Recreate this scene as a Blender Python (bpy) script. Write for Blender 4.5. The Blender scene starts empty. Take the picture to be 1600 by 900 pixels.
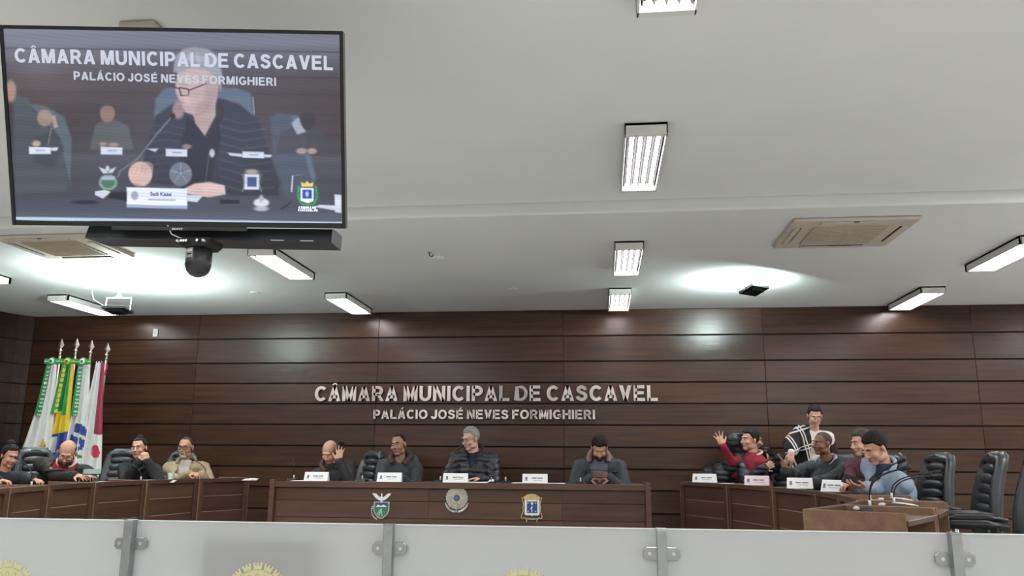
import bpy, bmesh, math, random
import numpy as np
from mathutils import Vector, Matrix, noise

# ------------------------------------------------------------------ camera
SC = bpy.context.scene
COL = SC.collection
F = 1260.0
EYE = 1.05
RW = np.array([[0.99412033, -0.01570581, -0.10713591],
               [0.10806954, 0.20571809, 0.97262585],
               [0.00676391, -0.97848526, 0.20620585]])   # columns: camera right, down, forward
cam_d = bpy.data.cameras.new('camera')
cam_d.sensor_width = 36.0
cam_d.lens = F / 1600.0 * 36.0
cam_d.clip_start = 0.05
cam = bpy.data.objects.new('camera', cam_d)
COL.objects.link(cam)
cm = Matrix.Identity(4)
for r in range(3):
    cm[r][0] = RW[r][0]; cm[r][1] = -RW[r][1]; cm[r][2] = -RW[r][2]
cm.translation = Vector((0, 0, EYE))
cam.matrix_world = cm
SC.camera = cam

# ------------------------------------------------------------------ world, exposure
W = bpy.data.worlds.new('world'); SC.world = W
W.use_nodes = True
W.node_tree.nodes['Background'].inputs[0].default_value = (0.8, 0.85, 0.9, 1)
W.node_tree.nodes['Background'].inputs[1].default_value = 0.05
SC.view_settings.view_transform = 'Standard'
SC.view_settings.look = 'None'
SC.view_settings.gamma = 1.0
SC.view_settings.use_curve_mapping = False
SC.view_settings.exposure = 0.38

TUBE = 25.0          # emission of the fluorescent tubes
FLOOD = 75.0        # watts of each upward flood lamp
REAR = 27.0         # watts of each unseen lamp added behind the camera
CEIL = 2.86; CEIL2 = 2.95; STEP_Y = 5.86; WALL_Y = 9.9

def area(name, loc, size, size_y, power, color, rot=(0, 0, 0)):
    d = bpy.data.lights.new(name, 'AREA'); d.shape = 'RECTANGLE'
    d.size = size; d.size_y = size_y; d.energy = power; d.color = color
    o = bpy.data.objects.new(name, d); COL.objects.link(o)
    o.location = loc; o.rotation_euler = rot
    return o

for lx in (-6.2, -2.94, 0.28, 3.53, 6.2):      # unseen lamps, added behind and beside the camera to brighten ceiling and glass
    for ly in (0.3, -2.0, -4.3):
        area('unseen_lamp_light', (lx, ly, 2.87), 0.24, 1.0, REAR, (1.0, 0.985, 0.965))

# ------------------------------------------------------------------ pixel -> world helpers (object positions)
def ray(x, y):
    return RW @ np.array([(x - 800) / F, (y - 450) / F, 1.0])
def at(x, y, Y):
    r = ray(x, y); t = Y / r[1]
    return Vector((r[0] * t, Y, EYE + r[2] * t))
def atz(x, y, Z):
    r = ray(x, y); t = (Z - EYE) / r[2]
    return Vector((r[0] * t, r[1] * t, Z))

# ------------------------------------------------------------------ materials
def lin(c):
    if isinstance(c, str):
        c = [int(c[i:i + 2], 16) / 255 for i in (0, 2, 4)]
    return tuple((v / 12.92 if v <= 0.04045 else ((v + 0.055) / 1.055) ** 2.4) for v in c) + (1.0,)
MATS = {}
def mat(name, col, rough=0.6, metal=0.0, var=0.0, vscale=8.0, bump=0.0, bscale=60.0, spec=0.5, emit=0.0, sheen=0.0, coat=0.0, sub=0.0):
    if name in MATS: return MATS[name]
    m = bpy.data.materials.new(name); m.use_nodes = True
    nt = m.node_tree; b = nt.nodes['Principled BSDF']
    c = lin(col)
    b.inputs['Base Color'].default_value = c
    b.inputs['Roughness'].default_value = rough
    b.inputs['Metallic'].default_value = metal
    b.inputs['Specular IOR Level'].default_value = spec
    if sheen: b.inputs['Sheen Weight'].default_value = sheen
    if coat: b.inputs['Coat Weight'].default_value = coat; b.inputs['Coat Roughness'].default_value = 0.2
    if emit:
        b.inputs['Emission Color'].default_value = c; b.inputs['Emission Strength'].default_value = emit
    tc = nt.nodes.new('ShaderNodeTexCoord')
    if var:
        n = nt.nodes.new('ShaderNodeTexNoise'); n.inputs['Scale'].default_value = vscale; n.inputs['Detail'].default_value = 4
        nt.links.new(tc.outputs['Object'], n.inputs['Vector'])
        r = nt.nodes.new('ShaderNodeValToRGB')
        r.color_ramp.elements[0].position = 0.3; r.color_ramp.elements[1].position = 0.7
        r.color_ramp.elements[0].color = tuple(v * (1 - var) for v in c[:3]) + (1,)
        r.color_ramp.elements[1].color = tuple(min(1, v * (1 + var)) for v in c[:3]) + (1,)
        nt.links.new(n.outputs['Fac'], r.inputs[0]); nt.links.new(r.outputs[0], b.inputs['Base Color'])
    if bump:
        n2 = nt.nodes.new('ShaderNodeTexNoise'); n2.inputs['Scale'].default_value = bscale; n2.inputs['Detail'].default_value = 3
        nt.links.new(tc.outputs['Object'], n2.inputs['Vector'])
        bp = nt.nodes.new('ShaderNodeBump'); bp.inputs['Strength'].default_value = bump; bp.inputs['Distance'].default_value = 0.01
        nt.links.new(n2.outputs['Fac'], bp.inputs['Height']); nt.links.new(bp.outputs[0], b.inputs['Normal'])
    MATS[name] = m
    return m

def wood(name, dark, light, rough, axis=0, gscale=1.0, coat=0.0, bump=0.08):
    if name in MATS: return MATS[name]
    m = bpy.data.materials.new(name); m.use_nodes = True
    nt = m.node_tree; b = nt.nodes['Principled BSDF']
    tc = nt.nodes.new('ShaderNodeTexCoord')
    oi = nt.nodes.new('ShaderNodeObjectInfo')
    add = nt.nodes.new('ShaderNodeVectorMath'); add.operation = 'ADD'
    mul = nt.nodes.new('ShaderNodeVectorMath'); mul.operation = 'MULTIPLY'
    sc = [22.0 * gscale] * 3; sc[axis] = 1.3 * gscale
    mul.inputs[1].default_value = sc
    nt.links.new(tc.outputs['Object'], add.inputs[0])
    rv = nt.nodes.new('ShaderNodeVectorMath'); rv.operation = 'SCALE'; rv.inputs[0].default_value = (7.3, 5.1, 3.7)
    nt.links.new(oi.outputs['Random'], rv.inputs['Scale']); nt.links.new(rv.outputs[0], add.inputs[1])
    nt.links.new(add.outputs[0], mul.inputs[0])
    n = nt.nodes.new('ShaderNodeTexNoise'); n.inputs['Scale'].default_value = 1.0; n.inputs['Detail'].default_value = 6; n.inputs['Roughness'].default_value = 0.6
    nt.links.new(mul.outputs[0], n.inputs['Vector'])
    r = nt.nodes.new('ShaderNodeValToRGB'); r.color_ramp.elements[0].position = 0.3; r.color_ramp.elements[1].position = 0.72
    r.color_ramp.elements[0].color = lin(dark); r.color_ramp.elements[1].color = lin(light)
    nt.links.new(n.outputs['Fac'], r.inputs[0])
    hs = nt.nodes.new('ShaderNodeHueSaturation')
    mr = nt.nodes.new('ShaderNodeMapRange'); mr.inputs['To Min'].default_value = 0.85; mr.inputs['To Max'].default_value = 1.15
    nt.links.new(oi.outputs['Random'], mr.inputs['Value']); nt.links.new(mr.outputs[0], hs.inputs['Value'])
    nt.links.new(r.outputs[0], hs.inputs['Color']); nt.links.new(hs.outputs[0], b.inputs['Base Color'])
    b.inputs['Roughness'].default_value = rough; b.inputs['Specular IOR Level'].default_value = 0.4
    bp = nt.nodes.new('ShaderNodeBump'); bp.inputs['Strength'].default_value = bump; bp.inputs['Distance'].default_value = 0.01
    nt.links.new(n.outputs['Fac'], bp.inputs['Height']); nt.links.new(bp.outputs[0], b.inputs['Normal'])
    MATS[name] = m
    return m

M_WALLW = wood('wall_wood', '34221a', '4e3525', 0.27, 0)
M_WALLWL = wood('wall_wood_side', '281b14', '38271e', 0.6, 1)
M_DESK = wood('desk_wood', '4a352c', '5f4739', 0.34, 0)
M_DESKY = wood('desk_wood_panel', '473229', '5c4436', 0.36, 0, 0.8)
M_DESKE = wood('desk_end_wood', '6e5442', '8a6c54', 0.38, 0, 0.8)
M_GROOVE = mat('groove_black', '16100d', 0.8)
M_INLAY = mat('groove_edge', 'a08c80', 0.3)
M_CEIL = mat('ceiling_paint', 'e6e8e8', 0.9, var=0.02, vscale=1.5)
M_WHITEWALL = mat('rear_wall_paint', 'cfcdc8', 0.9, var=0.03)
M_FLOOR = mat('floor_granite', 'bcbcb8', 0.3, var=0.15, vscale=40)
M_LEATHER = mat('black_leather', '303338', 0.33, var=0.15, vscale=10, bump=0.12, bscale=120)
M_BLACK = mat('black_plastic', '15161a', 0.4, var=0.1)
M_BLACKM = mat('black_matte', '0d0d0f', 0.7, var=0.1)
M_STEEL = mat('brushed_steel', 'a5a8aa', 0.33, 1.0, var=0.1, vscale=30)
M_CHROME = mat('chrome', 'd8d8da', 0.15, 1.0)
M_SILVER = mat('silver_plastic', 'c9cbce', 0.35, var=0.03)
M_WHITE = mat('white_enamel', 'e9e9e6', 0.5, var=0.02)
M_PAPER = mat('white_paper', 'f3f4f6', 0.8, var=0.01)
M_BEIGE = mat('aged_beige_plastic', 'c8bfb0', 0.6, var=0.04)
M_INK = mat('printed_ink', '7d8592', 0.8)
M_SKIN = {}
def skin(c):
    return mat('skin_' + c, c, 0.5, var=0.07, vscale=25, spec=0.4)

# ------------------------------------------------------------------ object helpers
def tag(o, label=None, cat=None, group=None, kind=None):
    if label: o['label'] = label
    if cat: o['category'] = cat
    if group: o['group'] = group
    if kind: o['kind'] = kind
    return o
def empty(name, loc, rz=0.0, label=None, cat=None, group=None):
    o = bpy.data.objects.new(name, None); COL.objects.link(o)
    o.empty_display_size = 0.1
    o.location = loc; o.rotation_euler = (0, 0, rz)
    return tag(o, label, cat, group)
def mkobj(name, me, parent=None):
    o = bpy.data.objects.new(name, me); COL.objects.link(o)
    if parent is not None: o.parent = parent
    return o

def basis(d):
    d = Vector(d).normalized()
    a = Vector((0, 0, 1)) if abs(d.z) < 0.9 else Vector((1, 0, 0))
    u = d.cross(a).normalized(); v = d.cross(u).normalized()
    return u, v, d

class MB:
    """collects simple closed shapes into one mesh"""
    def __init__(s): s.v = []; s.f = []; s.m = []
    def add(s, vs, fs, m=0):
        b = len(s.v); s.v += [tuple(p) for p in vs]
        s.f += [tuple(b + i for i in f) for f in fs]; s.m += [m] * len(fs)
        return s
    def box(s, c, d, R=None, m=0, top=1.0):
        c = Vector(c); hx, hy, hz = d[0] / 2, d[1] / 2, d[2] / 2
        vs = []
        for z in (-hz, hz):
            k = top if z > 0 else 1
            for x, y in ((-hx, -hy), (hx, -hy), (hx, hy), (-hx, hy)):
                p = Vector((x * k, y * k, z))
                if R is not None: p = R @ p
                vs.append(c + p)
        return s.add(vs, [(3, 2, 1, 0), (4, 5, 6, 7), (0, 1, 5, 4), (1, 2, 6, 5), (2, 3, 7, 6), (3, 0, 4, 7)], m)
    def cyl(s, a, b, r0, r1=None, n=12, m=0, cap=True):
        a = Vector(a); b = Vector(b); r1 = r0 if r1 is None else r1
        u, v, d = basis(b - a); vs = []
        for p, r in ((a, r0), (b, r1)):
            for i in range(n):
                t = 2 * math.pi * i / n
                vs.append(p + u * (r * math.cos(t)) + v * (r * math.sin(t)))
        fs = [(i, (i + 1) % n, n + (i + 1) % n, n + i) for i in range(n)]
        if cap: fs += [tuple(range(n - 1, -1, -1)), tuple(range(n, 2 * n))]
        return s.add(vs, fs, m)
    def tube(s, pts, r, n=8, m=0, closed=False):
        pts = [Vector(p) for p in pts]; k = len(pts); vs = []
        rr = r if isinstance(r, (list, tuple)) else [r] * k
        prev = None
        for i, p in enumerate(pts):
            if closed: d = pts[(i + 1) % k] - pts[i - 1]
            else: d = pts[min(i + 1, k - 1)] - pts[max(i - 1, 0)]
            d.normalize()
            if prev is None: u, v, _ = basis(d)
            else:
                u = (prev - d * prev.dot(d)).normalized(); v = d.cross(u)
            prev = u
            for j in range(n):
                t = 2 * math.pi * j / n
                vs.append(p + u * (rr[i] * math.cos(t)) + v * (rr[i] * math.sin(t)))
        fs = []
        for i in range(k if closed else k - 1):
            a = i * n; b = ((i + 1) % k) * n
            fs += [(a + j, a + (j + 1) % n, b + (j + 1) % n, b + j) for j in range(n)]
        if not closed: fs += [tuple(range(n - 1, -1, -1)), tuple(range((k - 1) * n, k * n))]
        return s.add(vs, fs, m)
    def ell(s, c, r, R=None, nu=14, nv=9, m=0):
        c = Vector(c)
        if not isinstance(r, (tuple, list)): r = (r, r, r)
        vs = [(0, 0, r[2])]
        for j in range(1, nv):
            a = math.pi * j / nv
            for i in range(nu):
                t = 2 * math.pi * i / nu
                vs.append((r[0] * math.sin(a) * math.cos(t), r[1] * math.sin(a) * math.sin(t), r[2] * math.cos(a)))
        vs.append((0, 0, -r[2]))
        fs = [(0, 1 + i, 1 + (i + 1) % nu) for i in range(nu)]
        for j in range(nv - 2):
            a = 1 + j * nu; b = a + nu
            fs += [(a + i, b + i, b + (i + 1) % nu, a + (i + 1) % nu) for i in range(nu)]
        l = len(vs) - 1; a = 1 + (nv - 2) * nu
        fs += [(l, a + (i + 1) % nu, a + i) for i in range(nu)]
        vs = [c + (R @ Vector(p) if R is not None else Vector(p)) for p in vs]
        return s.add(vs, fs, m)
    def cap(s, a, b, r0, r1, n=12, m=0):
        """tapered capsule"""
        a = Vector(a); b = Vector(b)
        if (b - a).length < 1e-5: return s.ell(a, r0)
        u, v, d = basis(b - a); vs = []; rings = []
        for c, r, sg in ((a, r0, -1), (b, r1, 1)):
            for k in ((3, 2, 1, 0) if sg < 0 else (0, 1, 2, 3)):
                an = k * math.pi / 8 * 1.15
                rings.append((c + d * (sg * r * math.sin(an)), r * math.cos(an)))
        for c, r in rings:
            for i in range(n):
                t = 2 * math.pi * i / n
                vs.append(c + u * (r * math.cos(t)) + v * (r * math.sin(t)))
        fs = []
        for i in range(len(rings) - 1):
            a0 = i * n; b0 = a0 + n
            fs += [(a0 + j, a0 + (j + 1) % n, b0 + (j + 1) % n, b0 + j) for j in range(n)]
        fs += [tuple(range(n - 1, -1, -1)), tuple(range((len(rings) - 1) * n, len(rings) * n))]
        return s.add(vs, fs, m)
    def prism(s, poly, d, org=(0, 0, 0), ux=(1, 0, 0), uy=(0, 0, 1), un=(0, -1, 0), m=0):
        """polygon (2D) extruded d along un"""
        org = Vector(org); ux = Vector(ux); uy = Vector(uy); un = Vector(un); n = len(poly)
        vs = [org + ux * p[0] + uy * p[1] for p in poly] + [org + ux * p[0] + uy * p[1] + un * d for p in poly]
        fs = [tuple(range(n - 1, -1, -1)), tuple(range(n, 2 * n))] + [(i, (i + 1) % n, n + (i + 1) % n, n + i) for i in range(n)]
        return s.add(vs, fs, m)
    def lathe(s, prof, org=(0, 0, 0), axis=(0, 0, 1), n=20, m=0):
        u, v, d = basis(axis); org = Vector(org); vs = []
        for r, h in prof:
            for i in range(n):
                t = 2 * math.pi * i / n
                vs.append(org + d * h + u * (r * math.cos(t)) + v * (r * math.sin(t)))
        k = len(prof)
        fs = [(j * n + i, j * n + (i + 1) % n, (j + 1) * n + (i + 1) % n, (j + 1) * n + i) for j in range(k - 1) for i in range(n)]
        fs += [tuple(range(n - 1, -1, -1)), tuple(range((k - 1) * n, k * n))]
        return s.add(vs, fs, m)
    def mesh(s, name, mats):
        me = bpy.data.meshes.new(name); me.from_pydata(s.v, [], s.f)
        for x in (mats if isinstance(mats, (list, tuple)) else [mats]): me.materials.append(x)
        if any(s.m): me.polygons.foreach_set('material_index', s.m)
        bm = bmesh.new(); bm.from_mesh(me)
        bmesh.ops.recalc_face_normals(bm, faces=bm.faces)
        bm.to_mesh(me); bm.free()
        return me
    def build(s, name, mats, parent=None, smooth=False, bevel=0.0, seg=2):
        me = s.mesh(name, mats)
        if smooth: me.polygons.foreach_set('use_smooth', [True] * len(me.polygons))
        o = mkobj(name, me, parent)
        if bevel:
            bv = o.modifiers.new('bevel', 'BEVEL'); bv.width = bevel; bv.segments = seg; bv.limit_method = 'ANGLE'; bv.angle_limit = 0.7
        return o

def text_mesh(body, size, extrude=0.0, offset=0.0, shear=0.0, align='CENTER'):
    cu = bpy.data.curves.new('text', 'FONT'); cu.body = body; cu.size = size; cu.extrude = extrude; cu.offset = offset
    cu.align_x = align; cu.shear = shear; cu.resolution_u = 3
    o = bpy.data.objects.new('text', cu); COL.objects.link(o)
    dg = bpy.context.evaluated_depsgraph_get(); dg.update()
    me = bpy.data.meshes.new_from_object(o.evaluated_get(dg))
    bpy.data.objects.remove(o); bpy.data.curves.remove(cu)
    return me
def place_text(body, name, m, parent, org, ux, uy, width=None, height=None, size=0.1, extrude=0.001, offset=0.0, align='CENTER', shear=0.0):
    """text laid along ux/uy at org; scaled to width x cap height"""
    me = text_mesh(body, size, extrude, offset, shear, align)
    n = len(me.vertices); co = np.zeros(n * 3); me.vertices.foreach_get('co', co); co = co.reshape(-1, 3)
    if width: 
        cx = (co[:, 0].max() + co[:, 0].min()) / 2
        k = width / (co[:, 0].max() - co[:, 0].min()); co[:, 0] = (co[:, 0] - cx) * k
    if height:
        k = height / (0.73 * size); co[:, 1] *= k
    ux = np.array(ux, float); uy = np.array(uy, float); un = np.cross(ux, uy)
    co = np.array(org) + co[:, :1] * ux + co[:, 1:2] * uy + co[:, 2:3] * un
    me.vertices.foreach_set('co', co.ravel()); me.materials.clear(); me.materials.append(m); me.update()
    return mkobj(name, me, parent)

# ------------------------------------------------------------------ a plain bold block alphabet
def _arc(cx, cy, rx, ry, a0, a1, n=12):
    return [(cx + rx * math.cos(math.radians(a0 + (a1 - a0) * i / n)), cy + ry * math.sin(math.radians(a0 + (a1 - a0) * i / n))) for i in range(n + 1)]
T_ = 0.2; H_ = T_ / 2
def _bowl(x0, x1, yt, yb): r = (yt - yb) / 2; return [(x0, yt)] + _arc(x1 - r, (yt + yb) / 2, r, r, 90, -90, 8) + [(x0, yb)]
GLY = {   # width, ribbons (open), closed ribbons, slanted bars (x0,y0,x1,y1)
 'I': (0.22, [[(0.11, 0), (0.11, 1)]], [], []),
 'C': (0.76, [_arc(0.41, 0.5, 0.30, 0.41, 42, 318, 20)], [], []),
 'G': (0.80, [_arc(0.42, 0.5, 0.31, 0.41, 45, 330, 20), [(0.44, 0.44), (0.77, 0.44)], [(0.68, 0.46), (0.68, 0.12)]], [], []),
 'O': (0.84, [], [_arc(0.42, 0.5, 0.32, 0.41, 0, 345, 23)], []),
 'D': (0.76, [], [[(0.11, 0.09), (0.11, 0.91)] + _arc(0.34, 0.5, 0.32, 0.41, 90, -90, 12)], []),
 'P': (0.68, [[(0.11, 0), (0.11, 1)], _bowl(0.1, 0.58, 0.91, 0.43)], [], []),
 'R': (0.74, [[(0.11, 0), (0.11, 1)], _bowl(0.1, 0.59, 0.91, 0.46)], [], [(0.40, 0.46, 0.64, 0)]),
 'M': (0.88, [[(0.11, 0), (0.11, 1)], [(0.77, 0), (0.77, 1)]], [], [(0.16, 1, 0.44, 0), (0.72, 1, 0.44, 0)]),
 'A': (0.78, [[(0.2, 0.28), (0.58, 0.28)]], [], [(0.12, 0, 0.39, 1), (0.66, 0, 0.39, 1)]),
 'V': (0.74, [], [], [(0.12, 1, 0.37, 0), (0.62, 1, 0.37, 0)]),
 'N': (0.76, [[(0.11, 0), (0.11, 1)], [(0.65, 0), (0.65, 1)]], [], [(0.15, 1, 0.61, 0)]),
 'U': (0.74, [[(0.11, 1), (0.11, 0.4)] + _arc(0.37, 0.36, 0.26, 0.27, 180, 360, 10) + [(0.63, 0.4), (0.63, 1)]], [], []),
 'L': (0.62, [[(0.11, 0), (0.11, 1)], [(0.1, 0.09), (0.62, 0.09)]], [], []),
 'E': (0.68, [[(0.11, 0), (0.11, 1)], [(0.1, 0.09), (0.66, 0.09)], [(0.1, 0.91), (0.64, 0.91)], [(0.1, 0.52), (0.6, 0.52)]], [], []),
 'F': (0.64, [[(0.11, 0), (0.11, 1)], [(0.1, 0.91), (0.62, 0.91)], [(0.1, 0.5), (0.55, 0.5)]], [], []),
 'H': (0.76, [[(0.11, 0), (0.11, 1)], [(0.65, 0), (0.65, 1)], [(0.1, 0.53), (0.66, 0.53)]], [], []),
 'S': (0.70, [[(0.57, 0.72), (0.52, 0.84), (0.40, 0.905), (0.27, 0.90), (0.16, 0.83), (0.13, 0.71), (0.19, 0.61), (0.33, 0.54), (0.48, 0.48), (0.57, 0.38), (0.57, 0.24), (0.48, 0.13), (0.35, 0.09), (0.22, 0.12), (0.13, 0.20), (0.10, 0.30)]], [], []),
 'J': (0.58, [[(0.47, 1), (0.47, 0.34)] + _arc(0.28, 0.30, 0.19, 0.21, 0, -180, 10)], [], []),
 '-': (0.40, [[(0.06, 0.36), (0.34, 0.36)]], [], []),
}
ACC = {'Â': 'A', 'Á': 'A', 'É': 'E'}
def glyph(ch, depth, s_=1.0, thin=T_):
    """returns (width, MB) of one capital, cap height 1, extruded from y=0 to -depth"""
    base = ACC.get(ch, ch); w, rib, clo, sl = GLY[base]; mb = MB(); hw = thin / 2
    def ribbon(p, closed):
        n = len(p); L = []; Rr = []
        for i in range(n):
            a = p[(i - 1) % n] if (closed or i) else p[0]; b = p[(i + 1) % n] if (closed or i < n - 1) else p[-1]
            d = Vector((b[0] - a[0], b[1] - a[1])).normalized(); nn = Vector((-d.y, d.x)) * hw
            if 0 < i < n - 1 or closed:
                d1 = Vector((p[i][0] - a[0], p[i][1] - a[1])).normalized(); c = max(0.6, d1.dot(d)); nn = nn / c
            L.append((p[i][0] + nn.x, p[i][1] + nn.y)); Rr.append((p[i][0] - nn.x, p[i][1] - nn.y))
        vs = []
        for l, r in zip(L, Rr): vs += [(l[0], 0, l[1]), (r[0], 0, r[1]), (r[0], -depth, r[1]), (l[0], -depth, l[1])]
        fs = []
        for i in range(n if closed else n - 1):
            a, b = i * 4, ((i + 1) % n) * 4
            fs += [(a + k, a + (k + 1) % 4, b + (k + 1) % 4, b + k) for k in range(4)]
        if not closed: fs += [(3, 2, 1, 0), tuple(4 * (n - 1) + q for q in range(4))]
        mb.add(vs, fs)
    for r in rib: ribbon(r, False)
    for r in clo: ribbon(r, True)
    for x0, y0, x1, y1 in sl:
        k = hw * 1.08
        mb.prism([(x0 - k, y0), (x0 + k, y0), (x1 + k, y1), (x1 - k, y1)], depth, (0, 0, 0))
    if ch == 'Â': mb.prism([(0.2, 1.06), (0.30, 1.06), (0.39, 1.14), (0.48, 1.06), (0.58, 1.06), (0.45, 1.22), (0.33, 1.22)], depth, (0, 0, 0))
    if ch == 'Á': mb.prism([(0.32, 1.06), (0.44, 1.06), (0.58, 1.24), (0.42, 1.24)], depth, (0, 0, 0))
    if ch == 'É': mb.prism([(0.28, 1.06), (0.40, 1.06), (0.54, 1.24), (0.38, 1.24)], depth, (0, 0, 0))
    return w, mb
def block_text(body, width, cap, depth, gap=0.10, space=0.34, thin=T_):
    """list of (letter MB placed from x=-width/2, cap height cap)"""
    x = 0; items = []
    for ch in body:
        if ch == ' ': x += space - gap; continue
        w, mb = glyph(ch, 1.0, thin=thin); items.append((x, mb)); x += w + gap
    tot = x - gap; k = width / tot; out = []
    for x0, mb in items:
        m2 = MB(); m2.f = mb.f; m2.m = mb.m
        m2.v = [((v[0] + x0) * k - width / 2, v[1] * depth, v[2] * cap) for v in mb.v]
        out.append(m2)
    return out
# ================================================================== the room shell
ROWS = [2.86, 2.53, 2.215, 1.957, 1.70, 1.443, 1.182, 0.925, 0.68, 0.42, 0.17, 0.0]
SEAMS = [-7.5, -5.19, -2.79, -0.45, 1.96, 4.35, 6.75]
wall = MB().box(((-7.5 + 7.4) / 2, WALL_Y + 0.12, 1.43), (14.9, 0.2, 2.86)).build('wall_back', M_GROOVE); tag(wall, kind='structure')
g = 0.008
for r in range(len(ROWS) - 1):
    z1, z0 = ROWS[r], ROWS[r + 1]
    for k in range(len(SEAMS) - 1):
        x0, x1 = SEAMS[k] + 0.0015, SEAMS[k + 1] - 0.0015
        proud = 0.022 + 0.0015 * ((r * 7 + k * 3) % 3 - 1)
        o = MB().box(((x0 + x1) / 2, WALL_Y + 0.02 - proud / 2, (z0 + z1) / 2), (x1 - x0, proud, z1 - z0 - 2 * g)).build('plank', M_WALLW, wall, bevel=0.003, seg=1)
# left wall: comes round the corner in a soft curve
cpts = [(-7.5, 9.9), (-7.57, 9.86), (-7.63, 9.75), (-7.68, 9.6), (-7.72, 9.35), (-7.75, 9.0), (-7.77, 8.3), (-7.78, 7.0), (-7.78, 4.0), (-7.78, -6.0)]
def strip(pts, z0, z1, off, th, m, name, parent):
    mb = MB(); n = len(pts); vs = []
    for i, (x, y) in enumerate(pts):
        a = Vector(pts[max(i - 1, 0)]); b = Vector(pts[min(i + 1, n - 1)]); d = (b - a).normalized()
        nx, ny = -d.y, d.x                                  # towards the room (+x)
        if nx < 0: nx, ny = -nx, -ny
        if i == 0: nx, ny = 0, -1
        for o_ in (off, off - th):
            for z in (z0, z1): vs.append((x + nx * o_, y + ny * o_, z))
    fs = []
    for i in range(n - 1):
        a, b = i * 4, i * 4 + 4
        fs += [(a, b, b + 1, a + 1), (a + 3, b + 3, b + 2, a + 2), (a + 1, b + 1, b + 3, a + 3), (a + 2, b + 2, b, a)]
    fs += [(0, 1, 3, 2), tuple(4 * (n - 1) + q for q in (2, 3, 1, 0))]
    mb.add(vs, fs); return mb.build(name, m, parent)
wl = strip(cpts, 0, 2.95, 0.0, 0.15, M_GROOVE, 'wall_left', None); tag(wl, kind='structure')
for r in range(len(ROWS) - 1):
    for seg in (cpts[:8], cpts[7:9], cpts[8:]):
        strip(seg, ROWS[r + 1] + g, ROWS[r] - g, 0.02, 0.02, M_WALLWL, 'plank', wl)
wr = MB().box((7.45, 1.95, 1.475), (0.1, 15.9, 2.95)).build('wall_right', M_WHITEWALL); tag(wr, kind='structure')
wf = MB().box((-0.2, -6.05, 1.475), (15.3, 0.1, 2.95)).build('wall_front', M_WHITEWALL); tag(wf, kind='structure')
fl = MB().box((-0.2, 2.0, -0.05), (15.4, 16.2, 0.1)).build('floor', M_FLOOR); tag(fl, kind='structure')
# ceiling in two levels with the small step between them
cb = MB()
cb.box((-0.2, (STEP_Y + 10.1) / 2, CEIL + 0.1), (15.4, 10.1 - STEP_Y, 0.2))
cb.box((-0.2, (STEP_Y - 6.1) / 2, CEIL2 + 0.06), (15.4, STEP_Y + 6.1, 0.12))
ce = cb.build('ceiling', M_CEIL, bevel=0.02, seg=3); tag(ce, kind='structure')

# ================================================================== ceiling lamps
M_TUBE = mat('fluorescent_tube', 'fffaf8', 0.5, emit=TUBE)
M_HOUS = mat('lamp_housing_enamel', 'dcdcd8', 0.45, var=0.02)
M_REFL = mat('lamp_reflector', '1c1c1e', 0.7, 0.0, spec=0.1)
def ceiling_lamp(x, y, zc, label, group, L=1.04, rz=0.0):
    t = empty('ceiling_lamp', (x, y, zc), rz, label, 'lamp', group)
    w = 0.25; h = 0.075
    mb = MB()
    mb.box((0, 0, -0.01), (w, L, 0.02))
    for sx in (-1, 1): mb.box((sx * (w / 2 - 0.006), 0, -h / 2), (0.012, L, h))
    for sy in (-1, 1): mb.box((0, sy * (L / 2 - 0.02), -h / 2), (w, 0.04, h))
    mb.build('housing', M_HOUS, t, bevel=0.003)
    rf = MB().box((0, 0, -0.0215), (w - 0.024, L - 0.08, 0.003))
    for k in range(5):
        cx = -0.102 + k * 0.051
        rf.prism([(-0.008, 0), (0.008, 0), (0.0, -0.03)], L - 0.09, (cx, -(L - 0.09) / 2, -0.024), (1, 0, 0), (0, 0, 1), (0, 1, 0))
    rf.build('reflector', M_REFL, t)
    for k in range(4):
        cx = -0.0765 + k * 0.051
        MB().cyl((cx, -L / 2 + 0.055, -0.05), (cx, L / 2 - 0.055, -0.05), 0.0115, n=8).build('tube', M_TUBE, t, smooth=True)
G = 'fluorescent ceiling lamps with four tubes'
for x, y, zc, lab, rz in [
    (0.30, 2.62, CEIL2, 'white four-tube ceiling lamp cut by the top edge of the picture', 0),
    (0.285, 4.93, CEIL2, 'large four-tube ceiling lamp right of the television, with black gap at its rim', 0.0),
    (0.262, 7.2, CEIL, 'four-tube ceiling lamp second from the wood wall in the middle row', 0),
    (0.23, 9.12, CEIL, 'four-tube ceiling lamp nearest the wood wall in the middle row', 0),
    (-2.96, 7.13, CEIL, 'slanting four-tube ceiling lamp just right of the dome camera', 0),
    (-2.94, 9.12, CEIL, 'four-tube ceiling lamp right of the dome camera touching the wood wall edge', 0),
    (-6.2, 9.0, CEIL, 'four-tube ceiling lamp partly behind the left floodlight', 0),
    (-6.23, 7.1, CEIL, 'ceiling lamp cut by the left edge of the picture below the television', 0),
    (3.55, 7.28, CEIL, 'four-tube ceiling lamp cut by the right edge of the picture', 0),
    (3.52, 9.3, CEIL, 'four-tube ceiling lamp at the right, against the wood wall edge', 0)]:
    ceiling_lamp(x, y, zc, lab, G, rz=rz)
for lx, ly in ((-6.2, 4.93), (-2.94, 4.93), (3.53, 4.93), (-6.2, 2.62), (-2.94, 2.62), (3.53, 2.62), (6.2, 4.93), (6.2, 7.2), (6.2, 9.1)):
    area('unseen_lamp_light', (lx, ly, 2.85 if ly > STEP_Y else 2.93), 0.24, 1.0, 32.0, (1.0, 0.985, 0.965))  # unseen lamps continuing the grid, light only without fixtures

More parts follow.
